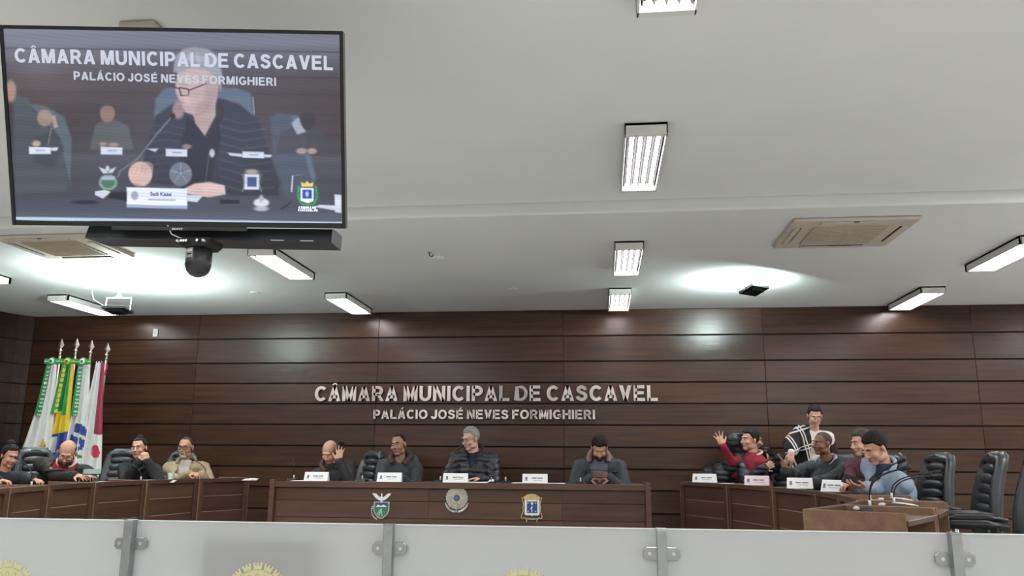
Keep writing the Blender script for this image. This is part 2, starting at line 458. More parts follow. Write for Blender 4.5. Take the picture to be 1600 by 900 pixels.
# ================================================================== floodlights washing the ceiling
def floodlight(mount, body, label, hd, cable, face_dir):
    t = empty('floodlight', mount, 0, label, 'floodlight', 'floodlights hung from the ceiling')
    b = body - mount
    MB().lathe([(0.05, 0), (0.048, -0.018), (0.025, -0.05), (0.008, -0.06), (0.008, -max(0.06, -b.z - 0.2))]).build('ceiling_mount', M_WHITE, t, smooth=True)
    d = Vector(face_dir).normalized(); u = Vector((hd[0], hd[1], 0)).normalized(); v = d.cross(u).normalized(); d = u.cross(v)
    R = Matrix((u, v, d)).transposed()
    mb = MB().box(b, (0.24, 0.19, 0.03), R).box(b - d * 0.022, (0.17, 0.12, 0.02), R)
    for k in range(5): mb.box(b - d * 0.035 + u * (-0.06 + 0.03 * k), (0.006, 0.11, 0.014), R)
    mb.build('lamp_body', M_BLACK, t, bevel=0.006)
    yk = MB(); top = Vector((b.x, b.y, b.z + 0.125))
    a = b - u * 0.13; c = b + u * 0.13
    yk.tube([a, Vector((a.x, a.y, top.z)), Vector((c.x, c.y, top.z)), c], 0.005, 6)
    yk.lathe([(0.035, 0.0), (0.03, 0.012), (0.012, 0.03), (0.012, 0.05), (0.006, 0.052)], top)
    yk.build('yoke', M_WHITE, t)
    for p in (a, c): MB().cyl(p - u * 0.006, p + u * 0.006, 0.012, n=8).build('knob', M_CHROME, t)
    gl = MB().box(b + d * 0.017, (0.2, 0.15, 0.004), R).build('lamp_glass', mat('flood_glass', 'eafffb', 0.3, emit=6.0), t)
    if cable:
        MB().tube([(-0.17, 0, 0.0), (-0.165, 0, -0.1), (-0.17, 0, -0.2), (-0.14, -0.01, -0.27), (a.x + 0.01, a.y, b.z + 0.02)], 0.004, 6).build('power_cable', M_STEEL, t)
    q = area('flood_light', mount + b + d * 0.026, 0.2, 0.15, FLOOD, (0.82, 1.0, 0.97))
    q.rotation_euler = (-d).to_track_quat('Z', 'Y').to_euler()
fm = atz(172, 427, CEIL); fb = at(184, 484, 7.5)
floodlight(fm, fb, 'black floodlight hung on a white yoke below the television, shining up at the ceiling', (1, 0.05), True, (0.12, 0.16, 1))
fm2 = atz(1176, 432, CEIL); fb2 = at(1178, 453, fm2.y)
floodlight(fm2, fb2, 'small black floodlight at the right shining up at the ceiling', (0.8, 0.6), False, (0.3, 0.6, 1))

# ================================================================== air conditioning cassettes
def cassette(cx, cy, w, d, label):
    t = empty('air_conditioner', (cx, cy, CEIL), 0, label, 'air conditioner', 'ceiling cassette air conditioners')
    MB().box((0, 0, -0.015), (w, d, 0.03), top=1.0).build('cover_panel', M_BEIGE, t, bevel=0.02, seg=3)
    gr = MB().box((0, 0, -0.034), (w * 0.6, d * 0.6, 0.012)).build('intake_grille', mat('grille_beige', 'b8ab9a', 0.6), t, bevel=0.005)
    for k in range(11):
        MB().box((0, -d * 0.27 + k * d * 0.054, -0.042), (w * 0.56, 0.006, 0.006)).build('slat', mat('grille_slat', 'bdb1a1', 0.6), gr)
    M_SL = mat('slot_dark', '3c3530', 0.8)
    for sx, sy, lx, ly in ((0, -1, w * 0.55, 0.012), (0, 1, w * 0.55, 0.012), (-1, 0, 0.012, d * 0.55), (1, 0, 0.012, d * 0.55)):
        px, py = sx * w * 0.4, sy * d * 0.4
        MB().box((px, py, -0.031), (lx, ly, 0.006)).build('air_slot', M_SL, t)
        fx, fy = sx * w * 0.43, sy * d * 0.43
        MB().box((fx, fy, -0.035), (lx if lx > 0.1 else 0.045, ly if ly > 0.1 else 0.045, 0.01)).build('air_flap', M_BEIGE, t, bevel=0.003)
    MB().box((0.0, -d * 0.455, -0.034), (0.04, 0.01, 0.008)).build('sensor', M_SL, t)
    MB().box((0.06, d * 0.36, -0.042), (0.18, 0.008, 0.006)).build('latch', M_SL, t)
cassette(1.96, 6.53, 0.94, 0.82, 'beige ceiling air conditioner at the right of the hall')
cassette(-4.67, 6.42, 0.86, 0.74, 'beige ceiling air conditioner partly hidden behind the television bracket')

# smoke detector, hook, small ceiling items
p = atz(683, 402, CEIL)
t = empty('smoke_detector', p, 0, 'round white smoke detector in the middle of the ceiling', 'detector')
MB().lathe([(0.07, 0), (0.068, -0.01), (0.05, -0.016), (0.01, -0.018)], n=24).build('cover', M_CEIL, t, smooth=True)
p = atz(671, 394, CEIL)
t = empty('ceiling_hook', p, 0, 'small dark metal hook beside the smoke detector', 'hook')
MB().lathe([(0.02, 0), (0.018, -0.006), (0.004, -0.008)]).build('base', M_STEEL, t)
MB().tube([(0, 0, -0.005), (0.0, 0, -0.03), (0.02, 0, -0.045), (0.035, 0, -0.035), (0.03, 0, -0.02)], 0.005, 6).build('hook', M_BLACKM, t)
for xx, yy, lab in ((398, 457, 'thin white ceiling plate left of the dome camera lamp row'), (802, 451, 'small flush ceiling plate left of the middle lamp row')):
    p = atz(xx, yy, CEIL)
    tag(MB().lathe([(0.05, 0), (0.048, -0.006), (0.01, -0.007)], p, n=20).build('ceiling_plate', M_WHITE), lab, 'plate')
# boxy bracket plate above the television
p = atz(228, 36, CEIL2)
t = empty('ceiling_box', (p.x - 0.03, 3.22, CEIL2), 0, 'beige ceiling box with a dark slot just above the television', 'ceiling box')
MB().box((0, 0.0, -0.02), (0.17, 0.3, 0.04)).build('cover', M_BEIGE, t, bevel=0.012)
MB().lathe([(0.02, -0.04), (0.016, -0.055), (0.012, -0.065)], (0.04, -0.08, 0)).build('plug', M_BLACKM, t)

# wall socket plate high on the wood wall
p = at(243.5, 520, WALL_Y)
t = empty('switch_plate', (p.x, WALL_Y - 0.003, p.z), 0, 'small white switch plate high on the wood wall above the flags', 'switch plate')
MB().box((0, -0.006, 0), (0.066, 0.012, 0.105)).build('plate', M_WHITE, t, bevel=0.004)
MB().box((0, -0.014, 0.0), (0.025, 0.008, 0.045)).build('rocker', M_SILVER, t, bevel=0.002)

# ================================================================== letters on the wall
M_LET = [mat('brushed_letter_%d' % i, c, 0.32, 0.6, var=0.25, vscale=4.0) for i, c in enumerate(('d6ccc5', 'c3b8b2', 'a59f9f', 'cfc6c2'))]
def letters(body, x0, x1, zb, cap, label, mats):
    t = empty('lettering', ((x0 + x1) / 2, WALL_Y - 0.02, zb), 0, label, 'sign')
    for i, mb in enumerate(block_text(body, x1 - x0, cap, 0.024)):
        mb.build('letter', M_LET[mats[i % len(mats)]], t, bevel=0.0)
letters('CÂMARA MUNICIPAL DE CASCAVEL', -3.57, 0.68, 1.731, 0.185, 'large brushed metal words CÂMARA MUNICIPAL DE CASCAVEL on the wood wall', (0, 0, 0, 1, 1, 3, 1, 1, 1, 3, 1, 3, 1, 1, 2, 2, 3, 1, 3, 1, 0, 0, 0, 0))
letters('PALÁCIO JOSÉ NEVES FORMIGHIERI', -2.805, -0.07, 1.512, 0.112, 'smaller metal words PALÁCIO JOSÉ NEVES FORMIGHIERI below the large ones', (0, 3, 0, 0, 1, 0, 3))

# ================================================================== glass barrier in front
GY = 2.9; GT = 0.816
def glass_mat():
    m = bpy.data.materials.new('frosted_glass'); m.use_nodes = True; nt = m.node_tree
    for n in list(nt.nodes): nt.nodes.remove(n)
    out = nt.nodes.new('ShaderNodeOutputMaterial')
    df = nt.nodes.new('ShaderNodeBsdfDiffuse'); df.inputs[0].default_value = lin('eef0f2')
    tl = nt.nodes.new('ShaderNodeBsdfTranslucent'); tl.inputs[0].default_value = lin('f6f8fa')
    gs = nt.nodes.new('ShaderNodeBsdfGlossy'); gs.inputs['Roughness'].default_value = 0.25
    m1 = nt.nodes.new('ShaderNodeMixShader'); m1.inputs[0].default_value = 0.62
    m2 = nt.nodes.new('ShaderNodeMixShader'); fr = nt.nodes.new('ShaderNodeFresnel'); fr.inputs[0].default_value = 1.5
    tc = nt.nodes.new('ShaderNodeTexCoord'); ns = nt.nodes.new('ShaderNodeTexNoise'); ns.inputs['Scale'].default_value = 300
    bp = nt.nodes.new('ShaderNodeBump'); bp.inputs['Strength'].default_value = 0.05
    nt.links.new(tc.outputs['Object'], ns.inputs['Vector']); nt.links.new(ns.outputs['Fac'], bp.inputs['Height']); nt.links.new(bp.outputs[0], gs.inputs['Normal'])
    nt.links.new(df.outputs[0], m1.inputs[1]); nt.links.new(tl.outputs[0], m1.inputs[2])
    rf = nt.nodes.new('ShaderNodeBsdfRefraction'); rf.inputs[0].default_value = lin('eef3f4'); rf.inputs['Roughness'].default_value = 0.4; rf.inputs['IOR'].default_value = 1.12
    m3 = nt.nodes.new('ShaderNodeMixShader'); m3.inputs[0].default_value = 0.26; nt.links.new(m1.outputs[0], m3.inputs[1]); nt.links.new(rf.outputs[0], m3.inputs[2])
    nt.links.new(fr.outputs[0], m2.inputs[0]); nt.links.new(m3.outputs[0], m2.inputs[1]); nt.links.new(gs.outputs[0], m2.inputs[2])
    nt.links.new(m2.outputs[0], out.inputs[0])
    return m
M_GLASS = glass_mat()
M_GEDGE = mat('glass_edge', 'e8f0ee', 0.2)
PX = [-2.65, -1.70, -0.742, 0.196, 1.135, 2.08]
C_YEL = mat('crest_yellow', 'c2bd95', 0.7); C_YEL2 = mat('crest_outline', 'a3a06a', 0.7); C_GRN = mat('crest_green', '9db8a4', 0.7)
C_BLU = mat('crest_blue', '6f86a3', 0.7); C_WHT = mat('crest_white', 'e8ecec', 0.7); C_GRND = mat('crest_green_dark', '7e9f88', 0.7)
def crest_decal(parent, cx, zt):
    """city crest printed on the glass: mural crown, palm leaves, shield"""
    y = -0.0056
    def poly(pts, m, k=0): MB().prism([(cx + a, zt + b) for a, b in pts], 0.0004 + 0.0002 * k, (0, y, 0)).build('printed_crest', m, parent)
    def arc(r, a0, a1, n=14): return [(r * math.sin(math.radians(a0 + (a1 - a0) * i / n)), r * math.cos(math.radians(a0 + (a1 - a0) * i / n))) for i in range(n + 1)]
    c0 = -0.125
    body = [(x, c0 + y_) for x, y_ in arc(0.098, -50, 50)] + [(x, c0 + y_) for x, y_ in arc(0.05, 50, -50)]
    poly(body, C_YEL)
    for a in (-42, -21, 0, 21, 42):            # towers of the crown
        ca, sa = math.cos(math.radians(a)), math.sin(math.radians(a))
        def T(u, v): return (u * ca + v * sa, c0 - u * sa + v * ca)
        poly([T(-0.013, 0.09), T(0.013, 0.09), T(0.016, 0.112), T(-0.016, 0.112)], C_YEL, 1)
        for q in (-0.013, 0, 0.013): poly([T(q - 0.004, 0.112), T(q + 0.004, 0.112), T(q + 0.004, 0.121), T(q - 0.004, 0.121)], C_YEL, 1)
        poly([T(-0.012, 0.095), T(0.012, 0.095), T(0.012, 0.0985), T(-0.012, 0.0985)], C_YEL2, 2)
        poly([T(-0.008, 0.055), T(0.008, 0.055), T(0.008, 0.075), T(0.004, 0.084), T(-0.004, 0.084), T(-0.008, 0.075)], C_YEL2, 2)
        poly([T(-0.006, 0.056), T(0.006, 0.056), T(0.006, 0.074), T(0.003, 0.081), T(-0.003, 0.081), T(-0.006, 0.074)], C_YEL, 3)
    for s in (-1, 1):
        lf = [(0.075, -0.12), (0.082, -0.095), (0.095, -0.082), (0.112, -0.08), (0.125, -0.09), (0.128, -0.115), (0.118, -0.1), (0.108, -0.11), (0.108, -0.2), (0.1, -0.3), (0.088, -0.3), (0.095, -0.2), (0.094, -0.13)]
        poly([(s * a, b) for a, b in lf], C_GRN)
        poly([(s * 0.101, -0.09), (s * 0.104, -0.09), (s * 0.102, -0.3), (s * 0.098, -0.3)], C_GRND, 1)
    poly([(-0.085, -0.125), (0.085, -0.125), (0.085, -0.27), (0.0, -0.30), (-0.085, -0.27)], C_WHT, 1)
    poly([(-0.07, -0.138), (0.07, -0.138), (0.07, -0.26), (0.0, -0.285), (-0.07, -0.26)], C_BLU, 2)
pn = ['far left', 'left', 'middle', 'right', 'far right']
pl = ['frosted glass barrier panel cut by the left edge of the picture', 'frosted glass barrier panel with a dark screen showing through it',
      'frosted glass barrier panel in front of the long bench', 'frosted glass barrier panel in front of the right desks', 'frosted glass barrier panel cut by the right edge, before the black chairs']
for i in range(5):
    x0, x1 = PX[i] + 0.004, PX[i + 1] - 0.004
    t = empty('glass_panel', ((x0 + x1) / 2, GY, 0.06), 0, pl[i], 'glass panel', 'frosted glass barrier panels')
    w = x1 - x0
    MB().box((0, 0, (GT - 0.06) / 2), (w, 0.01, GT - 0.06)).build('pane', M_GLASS, t)
    MB().box((0, 0, GT - 0.06 + 0.0012), (w, 0.01, 0.0024)).build('polished_edge', M_GEDGE, t)
    crest_decal(t, (0.0, 0.0, 0.0, 0.0, 0.0)[i], (0.672, 0.683, 0.684, 0.675, 0.676)[i] - 0.06)
for i, x in enumerate(PX):
    lab = ['steel post beyond the left edge of the glass barrier', 'steel post of the glass barrier below the bearded man, leftmost in view', 'steel post below the long bench near the green shield',
           'steel post of the glass barrier just right of the long bench', 'steel post in front of the armrest of the empty chairs', 'steel post beyond the right edge'][i]
    t = empty('steel_post', (x, GY - 0.012, 0), 0, lab, 'post', 'steel posts of the glass barrier')
    MB().box((0, -0.018, (GT + 0.002) / 2), (0.032, 0.036, GT + 0.002)).build('upright', M_STEEL, t, bevel=0.002)
    MB().box((0, -0.018, GT + 0.004), (0.036, 0.04, 0.004)).build('end_cap', M_STEEL, t, bevel=0.001)
    MB().box((0, -0.018, 0.004), (0.1, 0.09, 0.008)).build('foot_plate', M_STEEL, t, bevel=0.002)
    for zc in (GT - 0.078, 0.2):
        for s in (-1, 1):
            poly = [(s * 0.014, -0.021), (s * 0.05, -0.021), (s * 0.062, -0.011), (s * 0.062, 0.011), (s * 0.05, 0.021), (s * 0.014, 0.021)]
            c = MB().prism(poly, 0.009, (0, -0.0005, zc)).build('clamp', M_STEEL, t, bevel=0.002)
            MB().cyl((s * 0.04, -0.0095, zc), (s * 0.04, -0.0135, zc), 0.006, n=10).build('bolt', M_CHROME, c)
# dark confidence monitor standing close behind the second glass panel
t = empty('floor_monitor', (-1.22, GY + 0.036, 0), 0, 'dark monitor standing close behind the frosted glass, left of the bench', 'monitor')
MB().box((0, 0.02, 0.51), (0.46, 0.05, 0.54)).build('screen_case', M_BLACK, t, bevel=0.006)
MB().box((0, 0.02, 0.13), (0.06, 0.04, 0.24)).build('stand_column', M_BLACKM, t, bevel=0.004)
MB().box((0, 0.04, 0.01), (0.34, 0.22, 0.02)).build('stand_foot', M_BLACKM, t, bevel=0.004)
# ================================================================== desks
def desk_unit(A, B, C, label, group, end_a=True, end_b=True, depth=0.48, wear=None):
    """A, B: front edge end points (x, y); C: a point on the user's side"""
    A = Vector((A[0], A[1], 0)); B = Vector((B[0], B[1], 0)); mid = (A + B) / 2
    u = (B - A).normalized(); nrm = Vector((-u.y, u.x, 0))
    if nrm.dot(Vector((C[0], C[1], 0)) - mid) < 0: nrm = -nrm            # nrm points to the user
    L = (B - A).length
    t = empty('desk', mid, 0, label, 'desk', group)
    R = Matrix((u, nrm, Vector((0, 0, 1)))).transposed()
    ang = math.atan2(u.y, u.x)
    def add(name, c, d, m, bevel=0.003, parent=None):
        o = MB().box((0, 0, 0), d).build(name, m, parent or t, bevel=bevel, seg=1)
        p = u * c[0] + nrm * c[1] + Vector((0, 0, c[2]))
        if parent is None: o.location = p; o.rotation_euler = (0, 0, ang)
        return o
    s = 0.004
    add('front_rail', (0, 0.015, 0.80), (L - 0.01, 0.03, 0.04), M_DESK)
    for sg in (-1, 1): add('stile', (sg * (L / 2 - 0.032), 0.015, 0.39), (0.055, 0.03, 0.78), M_DESKY)
    add('back_board', (0, 0.04, 0.39), (L - 0.02, 0.012, 0.76), M_GROOVE)
    rows = [0.776, 0.640, 0.484, 0.328, 0.172, 0.01]
    for i in range(5):
        z1, z0 = rows[i], rows[i + 1]
        add('plank', (0, 0.026, (z0 + z1) / 2), (L - 0.125, 0.014, z1 - z0 - 0.006), M_DESKY, 0.002)
        if i: add('inlay', (0, 0.024, z1), (L - 0.13, 0.008, 0.004), M_INLAY, 0)
    add('worktop', (0, depth / 2 + 0.02, 0.775), (L - 0.012, depth - 0.02, 0.025), M_DESK)
    for sg, e in ((-1, end_a), (1, end_b)):
        if e: add('side_panel', (sg * (L / 2 - 0.008), depth / 2 + 0.0, 0.41), (0.018, depth, 0.82), M_DESKE)
    return t
HC = Vector((-1.5, 6.6, 0))
def xy(px, Y):
    p = at(px, 760, Y); return (p.x, Y)
LP = [xy(389, 8.75), xy(311, 8.15), xy(229, 7.45), xy(149, 6.75), xy(77, 6.05), xy(17, 5.45), (-4.0, 4.85)]
LLAB = ['desk at the right end of the left row, papers on it', 'left row desk below the beige jacket man and his glass',
        'left row desk below the woman in black', 'left row desk below the bald man in the red jumper', 'left row desk with a microphone, left of the bald man',
        'left row desk cut by the left edge of the picture']
for i in range(6):
    m = ((LP[i][0] + LP[i + 1][0]) / 2, (LP[i][1] + LP[i + 1][1]) / 2); out = (m[0] * 2 - HC.x, m[1] * 2 - HC.y)
    desk_unit(LP[i], LP[i + 1], out, LLAB[i], 'desks of the left row', end_a=(i == 0), end_b=True)
RP = [xy(1062, 8.9), xy(1135, 8.2), xy(1206, 7.4), xy(1272.5, 6.6), (1.61, 5.92), (1.53, 5.16), (1.26, 4.61), (0.955, 4.14)]
RLAB = ['right row desk in front of the black puffer jacket', 'right row desk below the hugging man in the red jumper',
        'right row desk in front of the seated man in the dark zip jacket', 'right row desk with the man in the light blue blazer leaning over it',
        'right row desk just past the blue blazer man', 'third desk from the near end of the right row',
        'second desk from the near end of the right row', 'nearest desk of the right row, light wood end panel facing the camera']
for i in range(7):
    m = ((RP[i][0] + RP[i + 1][0]) / 2, (RP[i][1] + RP[i + 1][1]) / 2); out = (m[0] * 2 - HC.x, m[1] * 2 - HC.y)
    desk_unit(RP[i], RP[i + 1], out, RLAB[i] if i < 4 else RLAB[i + 1 if i > 4 else 4], 'desks of the right row', end_a=(i == 0 or i > 2), end_b=True, depth=0.46)

# the long bench in the middle
BX0, BX1, BY = -3.185, 0.445, 7.7
t = empty('bench_desk', ((BX0 + BX1) / 2, BY, 0), 0, 'long dark wooden bench desk with three coats of arms in the middle', 'desk')
L = BX1 - BX0
MB().box((0, 0.02, 0.79), (L - 0.1, 0.04, 0.055)).build('front_rail', M_DESK, t, bevel=0.003)
MB().box((0, 0.33, 0.80), (L - 0.06, 0.58, 0.025)).build('worktop', M_DESK, t, bevel=0.003)
MB().box((0, 0.06, 0.39), (L - 0.06, 0.02, 0.78)).build('back_board', M_GROOVE, t)
for s in (-1, 1):
    MB().box((s * (L / 2 - 0.026), 0.31, 0.415), (0.05, 0.64, 0.83)).build('side_panel', M_DESK, t, bevel=0.004)
rows = [0.76, 0.640, 0.484, 0.328, 0.172, 0.01]
for i in range(5):
    for k, (a, b) in enumerate(((-L / 2 + 0.052, -0.26), (-0.26, 1.0), (1.0, L / 2 - 0.052))):
        MB().box(((a + b) / 2, 0.043, (rows[i] + rows[i + 1]) / 2), (b - a - 0.001, 0.014, rows[i] - rows[i + 1] - 0.004)).build('plank', M_DESKY, t, bevel=0.0015, seg=1)

# ================================================================== coats of arms on the bench
SY = BY + 0.036
M_SWHT = mat('seal_white', 'e6e8e8', 0.35); M_SGRN = mat('seal_green', '2f7a55', 0.4); M_SGRN2 = mat('seal_pale_green', '9cc0a8', 0.4)
M_SBLU = mat('seal_blue', '2c4a86', 0.4); M_SGOLD = mat('seal_gold', 'cdb878', 0.35, 0.3, var=0.2, vscale=30); M_SSIL = mat('seal_silver', 'b4b6b4', 0.3, 0.7, var=0.2, vscale=25)
M_SDRK = mat('seal_dark', '35403c', 0.6)
def spt(px, py): p = at(px, py, SY); return p.x, p.z
def seal(px, py, label):
    x, z = spt(px, py); return empty('coat_of_arms', (x, SY, z), 0, label, 'coat of arms', 'coats of arms on the long bench')
def pr(t, name, poly, d, m, off=0.0, parent=None): return MB().prism(poly, d, (0, -off, 0)).build(name, m, parent or t, bevel=0.0)
# 1: shield with a bird on top
t = seal(596, 798, 'green and white shield with a spread-winged bird on top, left on the bench')
k = 0.00605
def P(l, cx=596, cy=798): return [((a - cx) * k, (cy - b) * k) for a, b in l]
sh = P([(584, 784), (609, 784), (609, 798), (606, 804), (600, 809), (596, 810.5), (590, 808), (585, 802), (583, 796)])
pr(t, 'shield_rim', sh, 0.012, M_SSIL)
pr(t, 'shield_field', [(a * 0.84, (b - 0.005) * 0.84 + 0.005) for a, b in sh], 0.004, M_SGRN, 0.012)
pr(t, 'shield_sky', P([(587.5, 785.5), (605.5, 785.5), (605.5, 792), (587.5, 792)]), 0.002, M_SBLU, 0.016)
pr(t, 'shield_peak', P([(587.5, 792), (591, 788.5), (595, 790.5), (600, 788.5), (605.5, 791.8)]), 0.002, M_SWHT, 0.018)
for q in ([(592, 806), (594.5, 795), (597, 794), (599, 806), (597.4, 806), (596, 799), (594, 806)], [(589.5, 803), (594, 796), (595, 797), (591, 804)]):
    pr(t, 'sower', P(q), 0.002, M_SGRN2, 0.017)
bird = MB()
bird.ell((0, -0.008, 0.105), (0.012, 0.009, 0.042)); bird.ell((0, -0.012, 0.15), (0.009, 0.009, 0.012))
for s in (-1, 1):
    bird.prism([(s * a, b) for a, b in [(0.006, 0.12), (0.03, 0.135), (0.055, 0.158), (0.092, 0.162), (0.08, 0.14), (0.055, 0.115), (0.03, 0.098), (0.008, 0.092)]], 0.012, (0, 0, 0))
bird.build('bird', M_SWHT, t, bevel=0.002)
lf = MB()
for i in range(9):
    a = math.radians(250 - i * 12)
    lf.ell((-0.02 + 0.07 * math.cos(a) * 1.05, -0.006, 0.0 + 0.08 * math.sin(a)), (0.012, 0.006, 0.007), Matrix.Rotation(a, 3, 'Y'), 8, 5)
lf.build('laurel', M_SSIL, t)
# 2: round star
t = seal(714, 780, 'round silver star emblem with a blue centre in the middle of the bench')
k = 0.00605
ring = []
for i in range(48):
    r = (0.108 if i % 2 else 0.099); a = 2 * math.pi * i / 48; ring.append((r * math.sin(a), r * math.cos(a) + 0.012))
pr(t, 'sun_rays', ring, 0.008, M_SSIL)
for i in range(24):
    a = 2 * math.pi * i / 24
    MB().cyl((0.06 * math.sin(a), -0.009, 0.06 * math.cos(a) + 0.012), (0.1 * math.sin(a), -0.009, 0.1 * math.cos(a) + 0.012), 0.004, 0.002, 5).build('ray', M_SGOLD if i % 2 else M_SSIL, t)
for i in range(5):
    a = 2 * math.pi * i / 5
    for s, m in ((-1, M_SGRN2), (1, M_SGOLD)):
        a2 = a + s * math.pi / 5
        pts = [(0, 0.012), (0.085 * math.sin(a), 0.085 * math.cos(a) + 0.012), (0.034 * math.sin(a2), 0.034 * math.cos(a2) + 0.012)]
        pr(t, 'star_facet', pts, 0.006, m if s > 0 else M_SSIL, 0.01)
MB().lathe([(0.03, 0), (0.028, 0.01), (0.01, 0.012)], (0, -0.012, 0.012), (0, -1, 0)).build('centre_disc', M_SBLU, t)
for a, b in ((-.012, .0), (.012, .0), (0, .014), (0, -.014), (.003, 0)): MB().ell((a, -0.026, b + 0.012), 0.0028, nu=6, nv=4).build('star', M_SWHT, t)
pr(t, 'sword', [(-0.006, -0.03), (0.006, -0.03), (0.005, -0.12), (-0.005, -0.12)], 0.006, M_SSIL, 0.012)
for s in (-1, 1):
    pts = [(s * 0.115 * math.sin(a), -0.008, -0.115 * math.cos(a) + 0.0) for a in [math.radians(q) for q in range(4, 82, 8)]]
    MB().tube(pts, [0.013, 0.014, 0.014, 0.013, 0.013, 0.012, 0.011, 0.009, 0.007, 0.004][:len(pts)], 6).build('branch', M_SSIL, t, smooth=True)
# 3: blue square shield, crown
t = seal(831, 793, 'square blue and white shield with a golden crown, right on the bench')
def P3(l): return [((a - 831) * k, (793 - b) * k) for a, b in l]
pr(t, 'shield_rim', P3([(820, 781), (843, 781), (843, 803), (841, 804.5), (833, 804.5), (831.5, 806), (830, 804.5), (822, 804.5), (820, 803)]), 0.012, M_SWHT)
pr(t, 'shield_field', P3([(823.5, 784), (839.5, 784), (839.5, 801), (823.5, 801)]), 0.003, M_SBLU, 0.012)
for q in ([(829, 785.5), (834, 785.5), (831.5, 790)], [(831, 791), (833, 792), (830.5, 795), (832.5, 797), (831.5, 800), (830.5, 799), (831, 797), (829, 795)]):
    pr(t, 'charge', P3(q), 0.002, M_SWHT, 0.015)
for a, b in ((825.3, 786.5), (837, 786.5), (825.5, 798.5), (837, 798.5)): MB().ell(((a - 831) * k, -0.016, (793 - b) * k), 0.006, nu=8, nv=5).build('star', M_SWHT, t)
for i in range(5):
    a = math.radians(-36 + 18 * i)
    def T(u, v): return (u * math.cos(a) + v * math.sin(a), -u * math.sin(a) + v * math.cos(a) + 0.012)
    pr(t, 'crown_tower', [T(-0.0125, 0.065), T(0.0125, 0.065), T(0.015, 0.112), T(-0.015, 0.112)], 0.014, M_SGOLD, 0.002 * (i % 2))
for s in (-1, 1):
    pts = [(s * a, -0.006, b) for a, b in [(0.062, 0.078), (0.095, 0.09), (0.085, 0.06), (0.075, 0.03), (0.083, 0.0), (0.078, -0.03), (0.09, -0.06), (0.098, -0.085), (0.088, -0.1), (0.07, -0.09), (0.055, -0.102), (0.045, -0.118), (0.05, -0.13)]]
    MB().tube(pts, 0.0055, 6).build('scroll', M_SGOLD, t, smooth=True)
MB().tube([(-0.045, -0.006, -0.1), (0, -0.006, -0.105), (0.045, -0.006, -0.1)], 0.007, 6).build('ribbon', M_SGRN2, t, smooth=True)

# ================================================================== chairs
def make_chair():
    t = empty('office_chair', (0, 0, 0))
    def spine(s): return 0.20 + 0.02 + 0.13 * s - 0.035 * math.sin(math.pi * s), 0.50 + 0.62 * s       # y, z
    def hw(s):
        if s < 0.72: return 0.20 + 0.02 * math.sin(s / 0.72 * math.pi) - 0.02 * s / 0.72
        q = (s - 0.72) / 0.28; return 0.18 * math.sqrt(max(0.0, 1 - 0.72 * q ** 3))
    vs = []; n = 22; rows = 22
    for j in range(rows):
        s = j / (rows - 1); y, z = spine(s); w = hw(s); th = 0.045 if 0 < j < rows - 1 else 0.02
        e = 1.0 if 0 < j < rows - 1 else 0.9
        for i in range(n):
            a = 2 * math.pi * i / n; ca, sa = math.cos(a), math.sin(a)
            x = w * e * math.copysign(abs(ca) ** 0.6, ca)
            yy = th * math.copysign(abs(sa) ** 0.7, sa)
            if sa < 0 and abs(x) < 0.62 * w and 2 < j < rows - 3: yy += 0.028          # recess on the front
            elif sa < 0: yy -= 0.014 * (1 if j > 1 else 0)
            vs.append((x, y + yy, z))
    fs = [(j * n + i, j * n + (i + 1) % n, (j + 1) * n + (i + 1) % n, (j + 1) * n + i) for j in range(rows - 1) for i in range(n)]
    fs += [tuple(range(n - 1, -1, -1)), tuple(range((rows - 1) * n, rows * n))]
    MB().add(vs, fs).build('backrest', M_LEATHER, t, smooth=True)
    for i in range(7):
        s = 0.13 + i * 0.112; y, z = spine(s); w = hw(s) * 0.6
        mb = MB(); mb.ell((0, y - 0.024, z), (w, 0.024, 0.04), nu=16, nv=8)
        mb.v = [(math.copysign(min(abs(x) * 1.25, w), x), yy, zz) for x, yy, zz in mb.v]
        mb.build('cushion_rib', M_LEATHER, t, smooth=True)
    y, z = spine(0.92); pts = [(-0.1 + 0.2 * q / 8, y - 0.04 - 0.0, z - 0.028 + 0.05 * math.sin(math.pi * q / 8)) for q in range(9)]
    MB().tube(pts, 0.016, 8).build('head_roll', M_LEATHER, t, smooth=True)
    mb = MB(); mb.box((0, -0.02, 0.46), (0.48, 0.5, 0.1)); mb.build('seat', M_LEATHER, t, bevel=0.04, seg=4)
    for s in (-1, 1):
        MB().tube([(s * 0.29, 0.16, 0.685), (s * 0.295, 0.05, 0.70), (s * 0.295, -0.12, 0.695), (s * 0.29, -0.2, 0.675)], [0.018, 0.024, 0.024, 0.018], 8).build('armrest', M_BLACK, t, smooth=True)
        MB().tube([(s * 0.24, 0.1, 0.43), (s * 0.3, 0.12, 0.5), (s * 0.3, 0.1, 0.69)], 0.014, 8).build('arm_support', M_BLACK, t, smooth=True)
        MB().tube([(s * 0.24, -0.08, 0.43), (s * 0.3, -0.12, 0.5), (s * 0.295, -0.13, 0.69)], 0.012, 8).build('arm_support', M_CHROME, t, smooth=True)
    MB().cyl((0, 0, 0.1), (0, 0, 0.42), 0.03, 0.024, 12).build('gas_column', M_BLACK, t, smooth=True)
    for i in range(5):
        a = 2 * math.pi * i / 5 + 0.3; c, s_ = math.cos(a), math.sin(a)
        MB().tube([(0.02 * c, 0.02 * s_, 0.12), (0.18 * c, 0.18 * s_, 0.1), (0.29 * c, 0.29 * s_, 0.075)], [0.028, 0.02, 0.015], 6).build('base_leg', M_BLACK, t)
        MB().cyl((0.29 * c - 0.02 * s_, 0.29 * s_ + 0.02 * c, 0.028), (0.29 * c + 0.02 * s_, 0.29 * s_ - 0.02 * c, 0.028), 0.028, n=10).build('caster', M_BLACKM, t)
    return t
